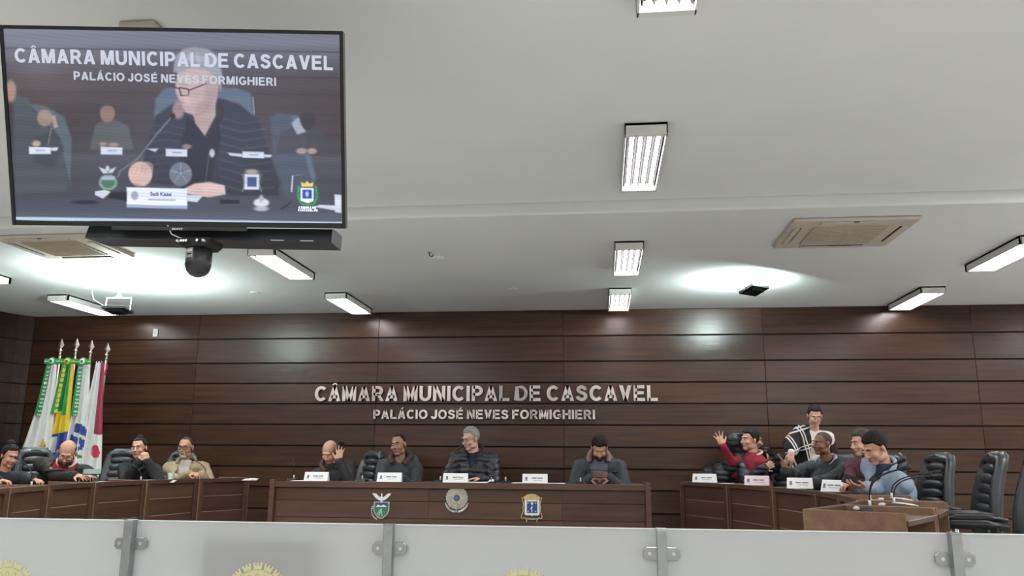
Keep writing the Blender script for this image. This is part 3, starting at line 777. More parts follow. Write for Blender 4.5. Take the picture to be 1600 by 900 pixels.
def dup(root, loc, rz):
    r = root.copy(); COL.objects.link(r); r.location = loc; r.rotation_euler = (0, 0, rz)
    for ch in root.children:
        c = ch.copy(); COL.objects.link(c); c.parent = r
    return r
chair0 = make_chair(); CH = [0]
def chair(x, y, deg, label, group='black leather swivel chairs'):
    if CH[0] == 0: o = chair0; o.location = (x, y, 0); o.rotation_euler = (0, 0, math.radians(deg))
    else: o = dup(chair0, (x, y, 0), math.radians(deg))
    CH[0] += 1
    return tag(o, label, 'chair', group)
def chp(px, Y, deg, label): p = at(px, 740, Y); return chair(p.x, Y, deg, label)
chp(1417, 7.15, -72, 'black leather chair peeking out behind the shoulder of the blue blazer')
chp(1482, 6.3, -93, 'empty black leather chair with ribbed back, just right of the blue blazer')
chp(1519, 5.25, -114, 'empty black leather chair with narrow ribbed back, second from the right edge')
chair(2.36, 4.4, -132, 'black leather chair mostly cut off by the right edge, back turned')
chp(787, 9.3, 55, 'empty black leather chair turned sideways, right of the grey-haired man')
chp(547, 8.62, -35, 'black leather chair behind the bald man holding a phone')
chp(634, 9.15, 18, 'black leather chair behind the man in the dark hooded top')
chp(731, 8.72, 8, 'black leather chair behind the grey-haired man in the puffer jacket')
chp(938, 8.75, 0, 'black leather chair hidden behind the bearded man with a phone')
chp(172, 8.0, 12, 'black leather chair with ribbed back beside the woman in black')
chp(70, 7.2, 55, 'black leather chair behind the bald man in the red jumper')
chp(272, 9.15, 12, 'black leather chair behind the man in the beige jacket')
chp(-20, 6.6, 60, 'black leather chair of the woman at the left edge')
chp(1217, 8.95, -28, 'black leather chair turned away between the red jumper man and the seated man')
chp(1290, 8.3, -42, 'black leather chair behind the seated man in the dark zip jacket')
chp(1352, 7.75, -62, 'black leather chair of the person in the maroon top')

# ================================================================== things on the desks
DZ = 0.82
def nameplate(px, py, Y, label, w=0.235, rz=0.0, z=DZ, text=None, tint=None):
    p = at(px, py, Y)
    t = empty('name_plate', (p.x, Y, z), rz, label, 'name plate', 'white name plates')
    h = 0.085
    MB().prism([(-0.035, 0), (0.035, 0), (0.002, h), (-0.002, h)], w, (-w / 2, 0, 0), (0, 1, 0), (0, 0, 1), (1, 0, 0)).build('folded_card', tint or M_PAPER, t)
    d = Vector((0, -0.033, -h)).normalized(); up = Vector((0, 0.033, h)).normalized(); nn = Vector((0, -h, 0.033)).normalized()
    def mark(cx, cz, ww, hh, m, nm):
        o = Vector((cx, -0.035, 0)) + up * cz + nn * 0.0003
        MB().prism([(-ww / 2, -hh / 2), (ww / 2, -hh / 2), (ww / 2, hh / 2), (-ww / 2, hh / 2)], 0.0005, o, (1, 0, 0), up, nn).build(nm, m, t)
    mark(-w * 0.34, 0.048, 0.02, 0.026, mat('plate_crest', '6d7887', 0.8), 'printed_crest')
    mark(-w * 0.34, 0.03, 0.026, 0.006, mat('plate_crest', '6d7887', 0.8), 'printed_crest')
    if text:
        place_text(text, 'printed_name', M_INK, t, Vector((0.025, -0.035, 0)) + up * 0.043 + nn * 0.001, (1, 0, 0), tuple(up), width=0.1, height=0.016, extrude=0.0002, offset=0.004)
    else:
        random.seed(int(px)); x = -0.03
        for k in range(2):
            ww = random.uniform(0.04, 0.055); mark(x + ww / 2, 0.05, ww, 0.0105, M_INK, 'printed_line'); x += ww + 0.008
    mark(0.028, 0.03, 0.085, 0.004, mat('plate_small_print', '98a0ac', 0.8), 'printed_line')
    return t
nameplate(495, 745, 7.74, 'white name plate below the bald man holding a phone')
nameplate(609, 745, 7.74, 'white name plate below the man in the hooded top')
nameplate(712, 745, 7.74, 'white name plate below the grey-haired man', text='Sadi Kisiel')
nameplate(836, 746, 7.74, 'white name plate at the vacant seat between grey-haired and bearded men')
nameplate(1101, 750, 8.62, 'white name plate in front of the black puffer jacket', rz=math.radians(-22), w=0.24)
nameplate(1183, 755, 7.84, 'pinkish white name plate before the man in the red jumper', rz=math.radians(-20), w=0.22, tint=mat('pink_card', 'f2dde6', 0.8))
nameplate(1250, 760, 7.08, 'white name plate before the seated man in the dark zip jacket', rz=math.radians(-22), w=0.2)
nameplate(1301, 766, 6.45, 'small white name plate by the blue blazer man, turned sideways', rz=math.radians(-48), w=0.16)

def sheet(px, Y, w, d, label, rz=0.0, z=DZ, n=1, x=None):
    p = at(px, 750, Y)
    o = MB()
    for i in range(n): o.box((0.004 * i, 0.003 * i, 0.0015 + 0.0025 * i), (w, d, 0.0022))
    o = o.build('paper', M_PAPER); o.location = (p.x if x is None else x, Y, z); o.rotation_euler = (0, 0, rz)
    return tag(o, label, 'paper', 'papers on the desks')
sheet(481, 7.83, 0.3, 0.2, 'white papers under the name plate of the bald man with a phone', z=0.8125, n=3)
sheet(745, 7.9, 0.22, 0.2, 'white papers under the hands of the grey-haired man', z=0.8125, n=3)
sheet(824, 7.84, 0.3, 0.2, 'papers beside the plate at the vacant bench seat', z=0.8125, n=3)
sheet(866, 7.9, 0.2, 0.14, 'single sheet right of the vacant seat plate', z=0.8125, n=2)
sheet(1124, 8.6, 0.2, 0.15, 'stack of papers right of the puffer jacket person plate', rz=-0.4, z=0.79, n=9)
sheet(152, 7.0, 0.16, 0.12, 'small pile of paper left of the ribbed chair on the left row', z=0.79, n=10, rz=0.3)
sheet(245, 7.75, 0.28, 0.2, 'papers beside the pale green cup on the left row', z=0.79, n=9, rz=0.7)
sheet(372, 8.7, 0.36, 0.16, 'papers at the right end of the left row', z=0.79, n=8, rz=0.7)

def mic(base, tip, label, bend=0.09, group='gooseneck microphones', foot=(0.1, 0.14), rz=0.0, collar=True, sag=0.0, silver=False):
    b = Vector(base); tp = Vector(tip) - b
    t = empty('microphone', b, 0, label, 'microphone', group)
    R = Matrix.Rotation(rz, 3, 'Z')
    MB().box((0, 0, 0.011), (foot[0], foot[1], 0.022), R, top=0.86).build('base', M_BLACK, t, bevel=0.004)
    if silver:
        c = R @ Vector((foot[0] * 0.5, -0.0, 0.02)); mb = MB(); mb.ell(c, (0.075, 0.028, 0.008), R @ Matrix.Rotation(0.12, 3, 'Y')); mb.build('base_trim', M_SILVER, t, smooth=True)
        c = R @ Vector((-foot[0] * 0.55, 0, 0.016)); MB().ell(c, (0.022, 0.014, 0.012), R).build('push_button', M_SILVER, t, smooth=True)
    if collar: MB().cyl((0, 0, 0.02), (0, 0, 0.058), 0.008, 0.007, 10).build('collar', M_SILVER, t, smooth=True)
    h = bend; pts = []
    side = Vector((tp.x, tp.y, 0))
    P0 = Vector((0, 0, 0.05)); P1 = Vector((0, 0, 0.05 + h)); P2 = P1 + side * 0.25 + Vector((0, 0, (tp.z - h) * 0.35 + sag)); P3_ = tp
    for i in range(13):
        q = i / 12; pts.append(P0 * (1 - q) ** 3 + P1 * (3 * q * (1 - q) ** 2) + P2 * (3 * q * q * (1 - q)) + P3_ * q ** 3)
    MB().tube(pts, 0.0042, 6).build('gooseneck', M_BLACKM, t, smooth=True)
    d = (pts[-1] - pts[-2]).normalized()
    MB().cap(pts[-1], pts[-1] + d * 0.035, 0.011, 0.013, 10).build('foam_windscreen', M_BLACKM, t, smooth=True)
    return t
def micp(bpx, bY, tpx, tpy, tY, label, bz=0.8125, **k):
    p = at(bpx, 750, bY); return mic((p.x, bY, bz), at(tpx, tpy, tY), label, **k)
micp(459, 7.95, 459, 719, 8.05, 'thin gooseneck microphone standing at the left end of the bench', bend=0.1)
micp(566, 7.95, 594, 716, 7.95, 'gooseneck microphone pointing right at the man in the hooded top', bend=0.07)
micp(688, 7.92, 716, 702, 7.92, 'gooseneck microphone before the grey-haired man, crossing his jacket', bend=0.07)
micp(790, 7.95, 775, 733, 8.2, 'folded gooseneck microphone before the empty sideways chair', bend=0.06)
micp(907, 7.9, 958, 737, 7.95, 'gooseneck microphone bent flat in front of the bearded man', bend=0.09)
micp(1094, 8.85, 1120, 722, 9.1, 'gooseneck microphone arching up before the puffer jacket person', bz=0.7875, bend=0.12)
micp(1172, 8.05, 1203, 718, 8.25, 'gooseneck microphone reaching past the red jumper man to the right', bz=0.7875, bend=0.1)
micp(1243, 7.3, 1266, 733, 7.6, 'gooseneck microphone arching before the seated man in dark jacket', bz=0.7875, bend=0.12)
micp(1307, 6.75, 1348, 713, 6.95, 'long gooseneck microphone pointing up before the maroon top', bz=0.7875, bend=0.08)
micp(1357, 5.25, 1404, 722, 5.2, 'gooseneck microphone crossing the blue blazer, upper of two', bz=0.7875, bend=0.09, foot=(0.12, 0.1), silver=True)
micp(1356, 4.55, 1408, 733, 4.5, 'gooseneck microphone with big black tip, nearest of the right row', bz=0.7875, bend=0.1, foot=(0.12, 0.1), silver=True)
micp(1391, 5.6, 1459, 738, 5.6, 'gooseneck microphone stretching right before the farthest empty chair', bz=0.7875, bend=0.08, foot=(0.12, 0.1), silver=True)
micp(1394, 4.95, 1456, 744, 5.1, 'lower gooseneck microphone stretching right before the empty chair', bz=0.7875, bend=0.09, foot=(0.12, 0.1), silver=True)
micp(50, 6.0, 27, 716, 6.15, 'gooseneck microphone leaning left before the woman at the left edge', bz=0.7875, bend=0.08)
micp(124, 6.85, 76, 736, 6.9, 'gooseneck microphone lying low across the bald man in red', bz=0.7875, bend=0.08)
micp(220, 7.75, 192, 721, 7.8, 'gooseneck microphone leaning left across the woman in black', bz=0.7875, bend=0.07)
micp(322, 8.45, 303, 719, 8.4, 'gooseneck microphone with round tip before the beige jacket man', bz=0.7875, bend=0.07)

# bell, cup
p = at(768, 748, 7.86)
t = empty('desk_bell', (p.x, 7.86, 0.8125), 0, 'small silver desk bell between the grey-haired man and the sideways chair', 'bell')
MB().lathe([(0.03, 0), (0.03, 0.006), (0.012, 0.01)]).build('base', M_BLACK, t)
MB().lathe([(0.034, 0.01), (0.033, 0.02), (0.026, 0.033), (0.012, 0.041), (0.003, 0.043)]).build('dome', M_CHROME, t, smooth=True)
MB().lathe([(0.004, 0.043), (0.006, 0.05), (0.005, 0.056), (0.001, 0.058)]).build('button', M_CHROME, t)
p = at(267, 747, 7.9)
t = empty('cup', (p.x, 7.9, 0.79), 0, 'pale green plastic cup before the man in the beige jacket', 'cup')
mb = MB().lathe([(0.022, 0), (0.032, 0.085), (0.033, 0.088), (0.029, 0.086), (0.02, 0.006), (0.001, 0.004)], n=20).build('body', mat('pale_green_plastic', 'c3cfae', 0.4), t, smooth=True)
MB().tube([(0.033 * math.cos(2 * math.pi * i / 16), 0.033 * math.sin(2 * math.pi * i / 16), 0.088) for i in range(16)], 0.002, 5, closed=True).build('rim', mat('pale_green_rim', 'd3dcc2', 0.4), t)

# ================================================================== flags in the corner
FY = 9.1
def cloth(name, t, top, bot_w, top_w, h, col, mats, nu=48, nv=90, pleats=5, amp=0.05, lean=0.0, seed=0, hem=0.0, y0=0.0, left=0.5, curve=1.0):
    """hanging cloth; col(u, v) gives the material index; v runs downward"""
    vs = []; fs = []; ms = []; random.seed(seed); ph = random.random() * 6
    for j in range(nv + 1):
        v = j / nv; w = top_w + (bot_w - top_w) * v ** curve
        for i in range(nu + 1):
            u = i / nu
            a = amp * (0.35 + 0.65 * v)
            y = a * math.sin(u * pleats * 2 * math.pi + ph + v * 1.2) + 0.4 * a * math.sin(u * pleats * 4.3 * math.pi + ph * 2 + v * 2)
            x = (u - left) * w + lean * v
            z = -h * v * (1 - hem * (1 - u) ) + 0.01 * math.sin(u * pleats * 2 * math.pi)
            vs.append((top[0] + x, top[1] + y + y0, top[2] + z))
    for j in range(nv):
        for i in range(nu):
            a = j * (nu + 1) + i; fs.append((a, a + 1, a + nu + 2, a + nu + 1)); ms.append(col((i + 0.5) / nu, (j + 0.5) / nv))
    me = bpy.data.meshes.new(name); me.from_pydata(vs, [], fs)
    for m in mats: me.materials.append(m)
    me.polygons.foreach_set('material_index', ms); me.polygons.foreach_set('use_smooth', [True] * len(fs))
    o = mkobj(name, me, t); sd = o.modifiers.new('thickness', 'SOLIDIFY'); sd.thickness = 0.002
    return o
def satin(n, c): return mat('cloth_' + n, c, 0.55, var=0.05, vscale=20, sheen=0.3)
S_W = satin('white', 'e3e4e2'); S_G = satin('green', '0d8a4c'); S_Y = satin('yellow', 'e6c52a'); S_B = satin('blue', '23408c'); S_M = satin('maroon', '8e2236'); S_R = satin('red', 'b8283f'); S_T = satin('pale_teal', 'b9dccb')
M_POLE = mat('flag_pole', 'b9aca4', 0.35, 0.6); M_FIN = mat('chrome_spear', 'cdbfb8', 0.22, 0.9)
def ell_in(u, v, cu, cv, ru, rv): return ((u - cu) / ru) ** 2 + ((v - cv) / rv) ** 2 < 1
def f1(u, v):
    if ell_in(u, v, 0.72, 0.72, 0.17, 0.09): return 2 if (int(u * 40) + int(v * 40)) % 3 else 1
    if v > 0.78 and 0.6 < u < 0.85: return 1
    return 0
def f2(u, v):
    if v < 0.42 + 0.1 * (u - 0.5): return 2 if u > 0.66 else 0
    if v < 0.60 - 0.04 * u: return 2
    if ell_in(u, v, 0.3, 0.68, 0.12, 0.07): return 3
    return 1
def f3(u, v):
    if ell_in(u, v, 0.62, 0.62, 0.42, 0.12):
        if abs(v - 0.60 - 0.06 * (u - 0.6)) < 0.014: return 0
        if (int(u * 26) * 7 + int(v * 40) * 3) % 17 == 0: return 0
        return 1
    if ell_in(u, v, 0.6, 0.78, 0.3, 0.02): return 2
    if u < 0.25 and 0.22 < v < 0.4: return 2
    return 0
def f4(u, v):
    if u > 0.8 and v < 0.6: return 1
    if ell_in(u, v, 0.86, 0.74, 0.09, 0.05): return 2
    return 0
fl = [(97, 528, f1, [S_W, S_B, S_Y, S_G], 'leftmost flag of the four, white with a blue and yellow crest', dict(bot_w=0.52, top_w=0.10, left=0.78, lean=0.0, seed=1, hem=0.0)),
      (121, 528, f2, [S_G, S_B, S_Y, S_W], 'second flag from the left, green and yellow with a blue disc', dict(bot_w=0.34, top_w=0.12, left=0.6, lean=-0.02, seed=2)),
      (144, 531, f3, [S_W, S_B, S_G, S_Y], 'third flag from the left, white and green with a starry blue disc', dict(bot_w=0.34, top_w=0.12, left=0.55, lean=0.0, seed=3)),
      (169, 535, f4, [S_W, S_M, S_R, S_G], 'rightmost flag of the four, white with a dark red edge', dict(bot_w=0.42, top_w=0.1, left=0.85, lean=0.06, seed=4))]
for i, (px, py, fn, ms, lab, kw) in enumerate(fl):
    tp = at(px, py, FY + 0.02 * i)
    t = empty('flag', (tp.x, tp.y, 0), 0, lab, 'flag', 'flags on poles in the corner')
    H = tp.z; ztop = at(px, 572, FY).z + (0.02 if i < 3 else 0.05)
    MB().cyl((0, 0, 0.02), (0, 0, H - 0.2), 0.013, n=10).build('pole', M_POLE, t, smooth=True)
    MB().lathe([(0.10, 0), (0.095, 0.03), (0.02, 0.05), (0.018, 0.09)]).build('pole_foot', M_POLE, t, smooth=True)
    fn_ = MB().lathe([(0.013, H - 0.215), (0.02, H - 0.2), (0.012, H - 0.185), (0.026, H - 0.16), (0.026, H - 0.15), (0.010, H - 0.135), (0.014, H - 0.125)], n=14)
    fn_.build('finial_knob', M_FIN, t, smooth=True)
    sp = MB(); z0, z1, z2 = H - 0.125, H - 0.09, H
    sp.add([(0.014, 0, z0), (0, -0.01, z0), (-0.014, 0, z0), (0, 0.01, z0), (0.04, 0, z1), (0, -0.016, z1), (-0.04, 0, z1), (0, 0.016, z1), (0, 0, z2)],
           [(3, 2, 1, 0), (0, 1, 5, 4), (1, 2, 6, 5), (2, 3, 7, 6), (3, 0, 4, 7), (4, 5, 8), (5, 6, 8), (6, 7, 8), (7, 4, 8)])
    sp.build('spear_head', M_FIN, t)
    cloth('flag_cloth', t, (0, -0.01, ztop), h=ztop - 0.72, col=fn, mats=ms, amp=0.045, pleats=3.0, curve=1.15, y0=-0.06, **kw)
    if i < 3:
        rib = cloth('fringe_ribbon', t, (-0.02 + 0.0 * i, -0.125, ztop), bot_w=0.075, top_w=0.05, h=0.62 if i != 1 else 0.6, left=0.9 if i != 2 else 0.7,
              col=lambda u, v, i=i: (0 if (int(v * 40) % 3 or u < 0.3) else 1) if i != 1 else (0 if (u < 0.55 or int(v * 40) % 4 == 3) else 2), mats=[S_G, S_W, S_Y], nu=8, nv=44, pleats=2.5, amp=0.012, lean=-0.05 if i < 2 else 0.0, seed=9 + i)
        MB().lathe([(0.045, 0), (0.05, 0.01), (0.035, 0.02), (0.03, 0.012)], (0.02, -0.15, ztop + 0.02), (0, -1, 0), 18).build('rosette', S_G, t)
        MB().lathe([(0.033, 0), (0.033, 0.012), (0.026, 0.018)], (0.02, -0.162, ztop + 0.02), (0, -1, 0), 18).build('rosette_ring', S_W if i != 1 else S_Y, t)
        MB().lathe([(0.02, 0), (0.016, 0.01), (0.002, 0.012)], (0.02, -0.178, ztop + 0.02), (0, -1, 0), 14).build('rosette_button', S_G, t)
        MB().prism([(-0.09, -0.03), (0.11, -0.03), (0.11, 0.035), (-0.09, 0.035)], 0.004, (0, -0.138, ztop + 0.02)).build('bow', S_G, t)
        MB().prism([(-0.09, -0.005), (0.11, -0.005), (0.11, 0.01), (-0.09, 0.01)], 0.002, (0, -0.143, ztop + 0.02)).build('bow_stripe', S_Y if i else S_T, t)
    else:
        MB().tube([(0.03, -0.03, ztop - 0.02), (0.05, -0.05, ztop - 0.08), (0.03, -0.05, ztop - 0.16)], 0.012, 6).build('cord', S_M, t)

# low dark cabinet by the wall on the far left
p = at(20, 706, 9.4)
t = empty('cabinet', (-6.88, 9.56, 0), 0, 'low dark wooden cabinet against the wall behind the bald man', 'cabinet')
MB().box((0, 0, p.z / 2 - 0.02), (1.0, 0.5, p.z - 0.04)).build('body', M_GROOVE, t, bevel=0.004)
MB().box((0, 0, p.z - 0.02), (1.04, 0.54, 0.035)).build('top', M_WALLW, t, bevel=0.004)
for s in (-1, 1):
    d = MB().box((s * 0.25, -0.262, p.z / 2 - 0.03), (0.48, 0.02, p.z - 0.16)).build('door', M_DESKY, t, bevel=0.003)
    MB().cyl((s * 0.05, -0.285, p.z * 0.5), (s * 0.05, -0.285, p.z * 0.62), 0.006, n=8).build('handle', M_STEEL, d)
# ================================================================== television and its camera
TVC = Vector((-1.549, 2.655, 2.236))
TVR = Matrix.Rotation(0.141, 3, 'Z') @ Matrix.Rotation(0.337, 3, 'X') @ Matrix.Rotation(-0.005, 3, 'Y')
tv = empty('television', TVC, 0, 'large black television hung from the ceiling, showing the grey-haired man', 'television')
tv.rotation_euler = TVR.to_euler()
TW, TH = 1.24, 0.725
fr = MB()
bz = 0.013
fr.box((0, 0.022, 0), (TW, 0.03, TH))
for s in (-1, 1): fr.box((s * (TW / 2 - bz / 2), 0.003, 0), (bz, 0.02, TH))
fr.box((0, 0.003, TH / 2 - bz / 2), (TW - 2 * bz, 0.02, bz)); fr.box((0, 0.003, -TH / 2 + 0.010), (TW - 2 * bz, 0.02, 0.02))
fr.build('frame', mat('glossy_black', '0b0b10', 0.18), tv, bevel=0.002)
MB().box((0, 0.06, -0.02), (0.8, 0.06, 0.5)).build('rear_case', M_BLACKM, tv, bevel=0.02)
MB().box((0.0, -0.002, -TH / 2 - 0.006), (0.5, 0.028, 0.014)).build('logo_bar', mat('logo_bar_grey', '2b2c31', 0.4), tv, bevel=0.002)
place_text('SONY', 'brand_lettering', mat('logo_silver', 'd5d6da', 0.3, 0.3), tv, (-0.005, -0.0175, -TH / 2 - 0.010), (1, 0, 0), (0, 0, 1), width=0.042, height=0.007, size=0.05, extrude=0.0006, offset=0.002)
MB().box((0.40, -0.006, -TH / 2 - 0.001), (0.36, 0.004, 0.003)).build('chrome_strip', M_SILVER, tv)

CR = RW.T
def w2z(P):
    """world points (n,3) -> coordinates in the sketch of the broadcast picture"""
    c = (P - np.array([0, 0, EYE])) @ CR.T
    x = 800 + F * c[:, 0] / c[:, 2]; y = 450 + F * c[:, 1] / c[:, 2]
    return x * 2.1429, (y - 20) * 2.1429
Rm = np.array(TVR)
NX, NY = 440, 250
sx = np.linspace(-TW / 2 + bz, TW / 2 - bz, NX); sz = np.linspace(TH / 2 - bz, -TH / 2 + 0.02, NY)
GX, GZ = np.meshgrid(sx, sz)
loc = np.stack([GX.ravel(), np.full(GX.size, -0.0005), GZ.ravel()], 1)
ZX, ZY = w2z(loc @ Rm.T + np.array(TVC))
img = np.zeros((GX.size, 3))
ys = [55, 90, 130, 200, 280, 400, 470, 480, 560, 640, 685]
cs = np.array([(108, 113, 127), (104, 108, 122), (92, 93, 104), (68, 62, 68), (62, 52, 55), (58, 52, 58), (62, 58, 66), (70, 70, 80), (60, 60, 70), (62, 66, 80), (76, 82, 98)], float)
for c in range(3): img[:, c] = np.interp(ZY - 0.012 * (ZX - 550), ys, cs[:, c])
def blend(a, col):
    a = a[:, None]; img[:] = img * (1 - a) + np.array(col, float) * a
def poly(pts, col, al=1.0, soft=3.0):
    pts = np.array(pts, float); x0, y0 = pts.min(0) - soft * 2; x1, y1 = pts.max(0) + soft * 2
    m = (ZX > x0) & (ZX < x1) & (ZY > y0) & (ZY < y1); X = ZX[m]; Y = ZY[m]
    d = np.full(X.shape, 1e9); ins = np.zeros(X.shape, bool); n = len(pts)
    for i in range(n):
        a = pts[i]; b = pts[(i + 1) % n]; e = b - a; L = max(e @ e, 1e-9)
        t = np.clip(((X - a[0]) * e[0] + (Y - a[1]) * e[1]) / L, 0, 1)
        d = np.minimum(d, np.hypot(X - a[0] - t * e[0], Y - a[1] - t * e[1]))
        c = ((a[1] > Y) != (b[1] > Y)) & (X < (b[0] - a[0]) * (Y - a[1]) / ((b[1] - a[1]) or 1e-9) + a[0]); ins ^= c
    sd = np.where(ins, -d, d); A = np.zeros(ZX.shape); A[m] = np.clip(0.5 - sd / (2 * soft), 0, 1) * al
    blend(A, col)
def oval(cx, cy, rx, ry, col, al=1.0, soft=3.0):
    d = (np.sqrt(((ZX - cx) / rx) ** 2 + ((ZY - cy) / ry) ** 2) - 1) * min(rx, ry)
    blend(np.clip(0.5 - d / (2 * soft), 0, 1) * al, col)
def line(pts, w, col, al=1.0, soft=1.5):
    for (a, b), (c, d) in zip(pts[:-1], pts[1:]):
        dx, dy = c - a, d - b; L = math.hypot(dx, dy) or 1; nx, ny = -dy / L * w / 2, dx / L * w / 2
        poly([(a + nx, b + ny), (c + nx, d + ny), (c - nx, d - ny), (a - nx, b - ny)], col, al, soft)
for y in (118, 205, 262, 330, 398): line([(10, y), (1140, y + 14)], 4, (45, 40, 48), 0.6)
oval(130, 180, 60, 40, (110, 112, 125), 0.35, 30); oval(150, 230, 130, 60, (78, 66, 66), 0.5, 40)
# people further back (the cross-fading second shot)
poly([(95, 305), (150, 310), (215, 350), (240, 420), (235, 580), (200, 420), (140, 350)], (84, 100, 112), 0.8, 4)
poly([(44, 268), (92, 285), (120, 345), (200, 420), (228, 560), (225, 600), (50, 605)], (66, 74, 82), 0.95, 5)
oval(36, 262, 18, 36, (150, 122, 112), 1, 4); poly([(120, 420), (180, 390), (215, 450), (180, 520), (110, 500)], (52, 56, 66), 0.6, 6)
oval(150, 352, 26, 28, (150, 128, 118), 0.9, 4); line([(178, 345), (188, 385)], 14, (165, 140, 128), 0.9); line([(172, 385), (160, 445)], 3, (120, 120, 124)); oval(122, 438, 14, 10, (170, 145, 135))
poly([(300, 458), (318, 378), (345, 358), (388, 358), (428, 378), (448, 458)], (78, 82, 84), 0.95, 4); oval(360, 336, 25, 31, (128, 104, 92), 1, 3); poly([(336, 320), (345, 305), (375, 303), (386, 322), (372, 312), (348, 312)], (60, 52, 50), .8)
oval(345, 440, 12, 7, (150, 125, 115)); oval(380, 442, 16, 7, (150, 125, 115))
poly([(905, 350), (930, 335), (985, 342), (1012, 400), (1050, 540), (1068, 625), (955, 620), (915, 470)], (66, 76, 92), 0.9, 6); line([(985, 345), (1015, 420), (1052, 560)], 16, (92, 108, 128), 0.8, 6)
poly([(925, 472), (940, 400), (985, 380), (1060, 385), (1095, 420), (1105, 472)], (58, 58, 66), 0.85, 5); oval(1028, 362, 28, 30, (46, 42, 48), 1, 4); poly([(975, 370), (1000, 348), (1012, 380), (1025, 398), (995, 408)], (170, 178, 190), 0.8); oval(1010, 463, 18, 10, (165, 140, 132)); oval(1045, 463, 16, 10, (165, 140, 132))
oval(545, 430, 14, 15, (150, 130, 124))
# chair, then the man himself
poly([(512, 420), (520, 290), (548, 255), (590, 245), (790, 252), (838, 268), (850, 330), (850, 400)], (82, 98, 118), 0.95, 5); line([(846, 280), (852, 340)], 4, (120, 136, 150))
poly([(470, 560), (492, 440), (520, 345), (585, 300), (640, 335), (735, 285), (800, 305), (866, 360), (902, 470), (936, 570), (932, 612), (745, 612), (700, 560), (560, 580)], (40, 43, 56), 1, 4)
for y in range(0, 9):
    line([(735, 350 + 28 * y), (810, 372 + 28 * y), (885 + 4 * y, 360 + 28 * y)], 5, (72, 78, 94), 0.55, 3); line([(500, 380 + 26 * y), (560, 372 + 26 * y), (630, 392 + 24 * y)], 5, (66, 72, 88), 0.5, 3)
poly([(628, 345), (690, 420), (728, 340), (740, 420), (700, 590), (610, 590), (600, 470)], (26, 28, 40), 0.95, 4); line([(700, 470), (688, 570)], 2, (110, 116, 130), 0.7)
line([(730, 290), (745, 340), (700, 410)], 16, (40, 32, 40), 0.9); poly([(640, 318), (722, 285), (722, 345), (686, 412), (655, 372)], (172, 146, 142), 1, 3)
poly([(588, 240), (596, 185), (640, 160), (715, 165), (734, 230), (724, 298), (695, 335), (650, 344), (618, 332), (606, 300), (596, 285), (588, 268)], (184, 158, 156), 1, 3)
oval(708, 245, 13, 24, (196, 160, 152)); poly([(660, 300), (720, 280), (690, 335), (650, 342)], (160, 134, 132), 0.6, 6)
poly([(580, 198), (586, 148), (612, 122), (650, 114), (700, 122), (732, 150), (745, 210), (740, 262), (728, 232), (712, 208), (690, 190), (640, 184), (600, 200)], (142, 144, 152), 1, 4)
poly([(600, 170), (640, 140), (700, 150), (725, 190), (690, 178), (640, 165)], (168, 170, 178), 0.6, 5)
line([(568, 244), (600, 254)], 4, (40, 36, 44)); line([(600, 250), (632, 256), (632, 276), (606, 277), (600, 250)], 4, (36, 32, 42)); line([(632, 260), (692, 236)], 4, (36, 32, 42)); oval(612, 300, 10, 4, (140, 96, 100), .8)
oval(597, 325, 20, 30, (176, 146, 144), 0.75, 5); line([(578, 345), (520, 412), (462, 488), (402, 530), (394, 552)], 5, (110, 110, 120), 0.9); oval(578, 345, 9, 9, (24, 22, 28))
oval(470, 540, 40, 42, (204, 172, 164), 1, 3); oval(492, 520, 22, 22, (190, 156, 150), .6); poly([(440, 570), (500, 585), (470, 582)], (120, 96, 96))
poly([(618, 588), (650, 572), (700, 566), (752, 578), (756, 608), (700, 618), (620, 606)], (206, 178, 172), 1, 3); oval(625, 448, 16, 8, (165, 138, 130), .8); oval(710, 470, 9, 14, (190, 190, 196))
poly([(690, 230), (735, 215), (724, 298), (695, 335), (680, 300)], (150, 126, 126), 0.55, 8); oval(625, 292, 14, 22, (204, 178, 174), 0.6, 7); oval(640, 225, 34, 12, (204, 182, 178), 0.5, 8)
line([(598, 300), (606, 312), (600, 320)], 3, (140, 108, 108), 0.7); line([(690, 330), (660, 342), (628, 336)], 4, (132, 108, 108), 0.6, 3); line([(600, 238), (630, 240)], 3, (110, 92, 96), 0.6)
for k in range(4): line([(446 + 15 * k, 512 + 3 * k), (440 + 15 * k, 540)], 2.5, (160, 128, 124), 0.6)
for k in range(3): line([(632 + 3 * k, 580 + 9 * k), (680, 584 + 8 * k)], 2, (160, 130, 126), 0.5)
for k in range(9): line([(590 + 14 * k, 130 + 3 * abs(k - 4)), (604 + 13 * k, 180)], 4, (176, 178, 186) if k % 2 else (120, 122, 132), 0.4, 3)
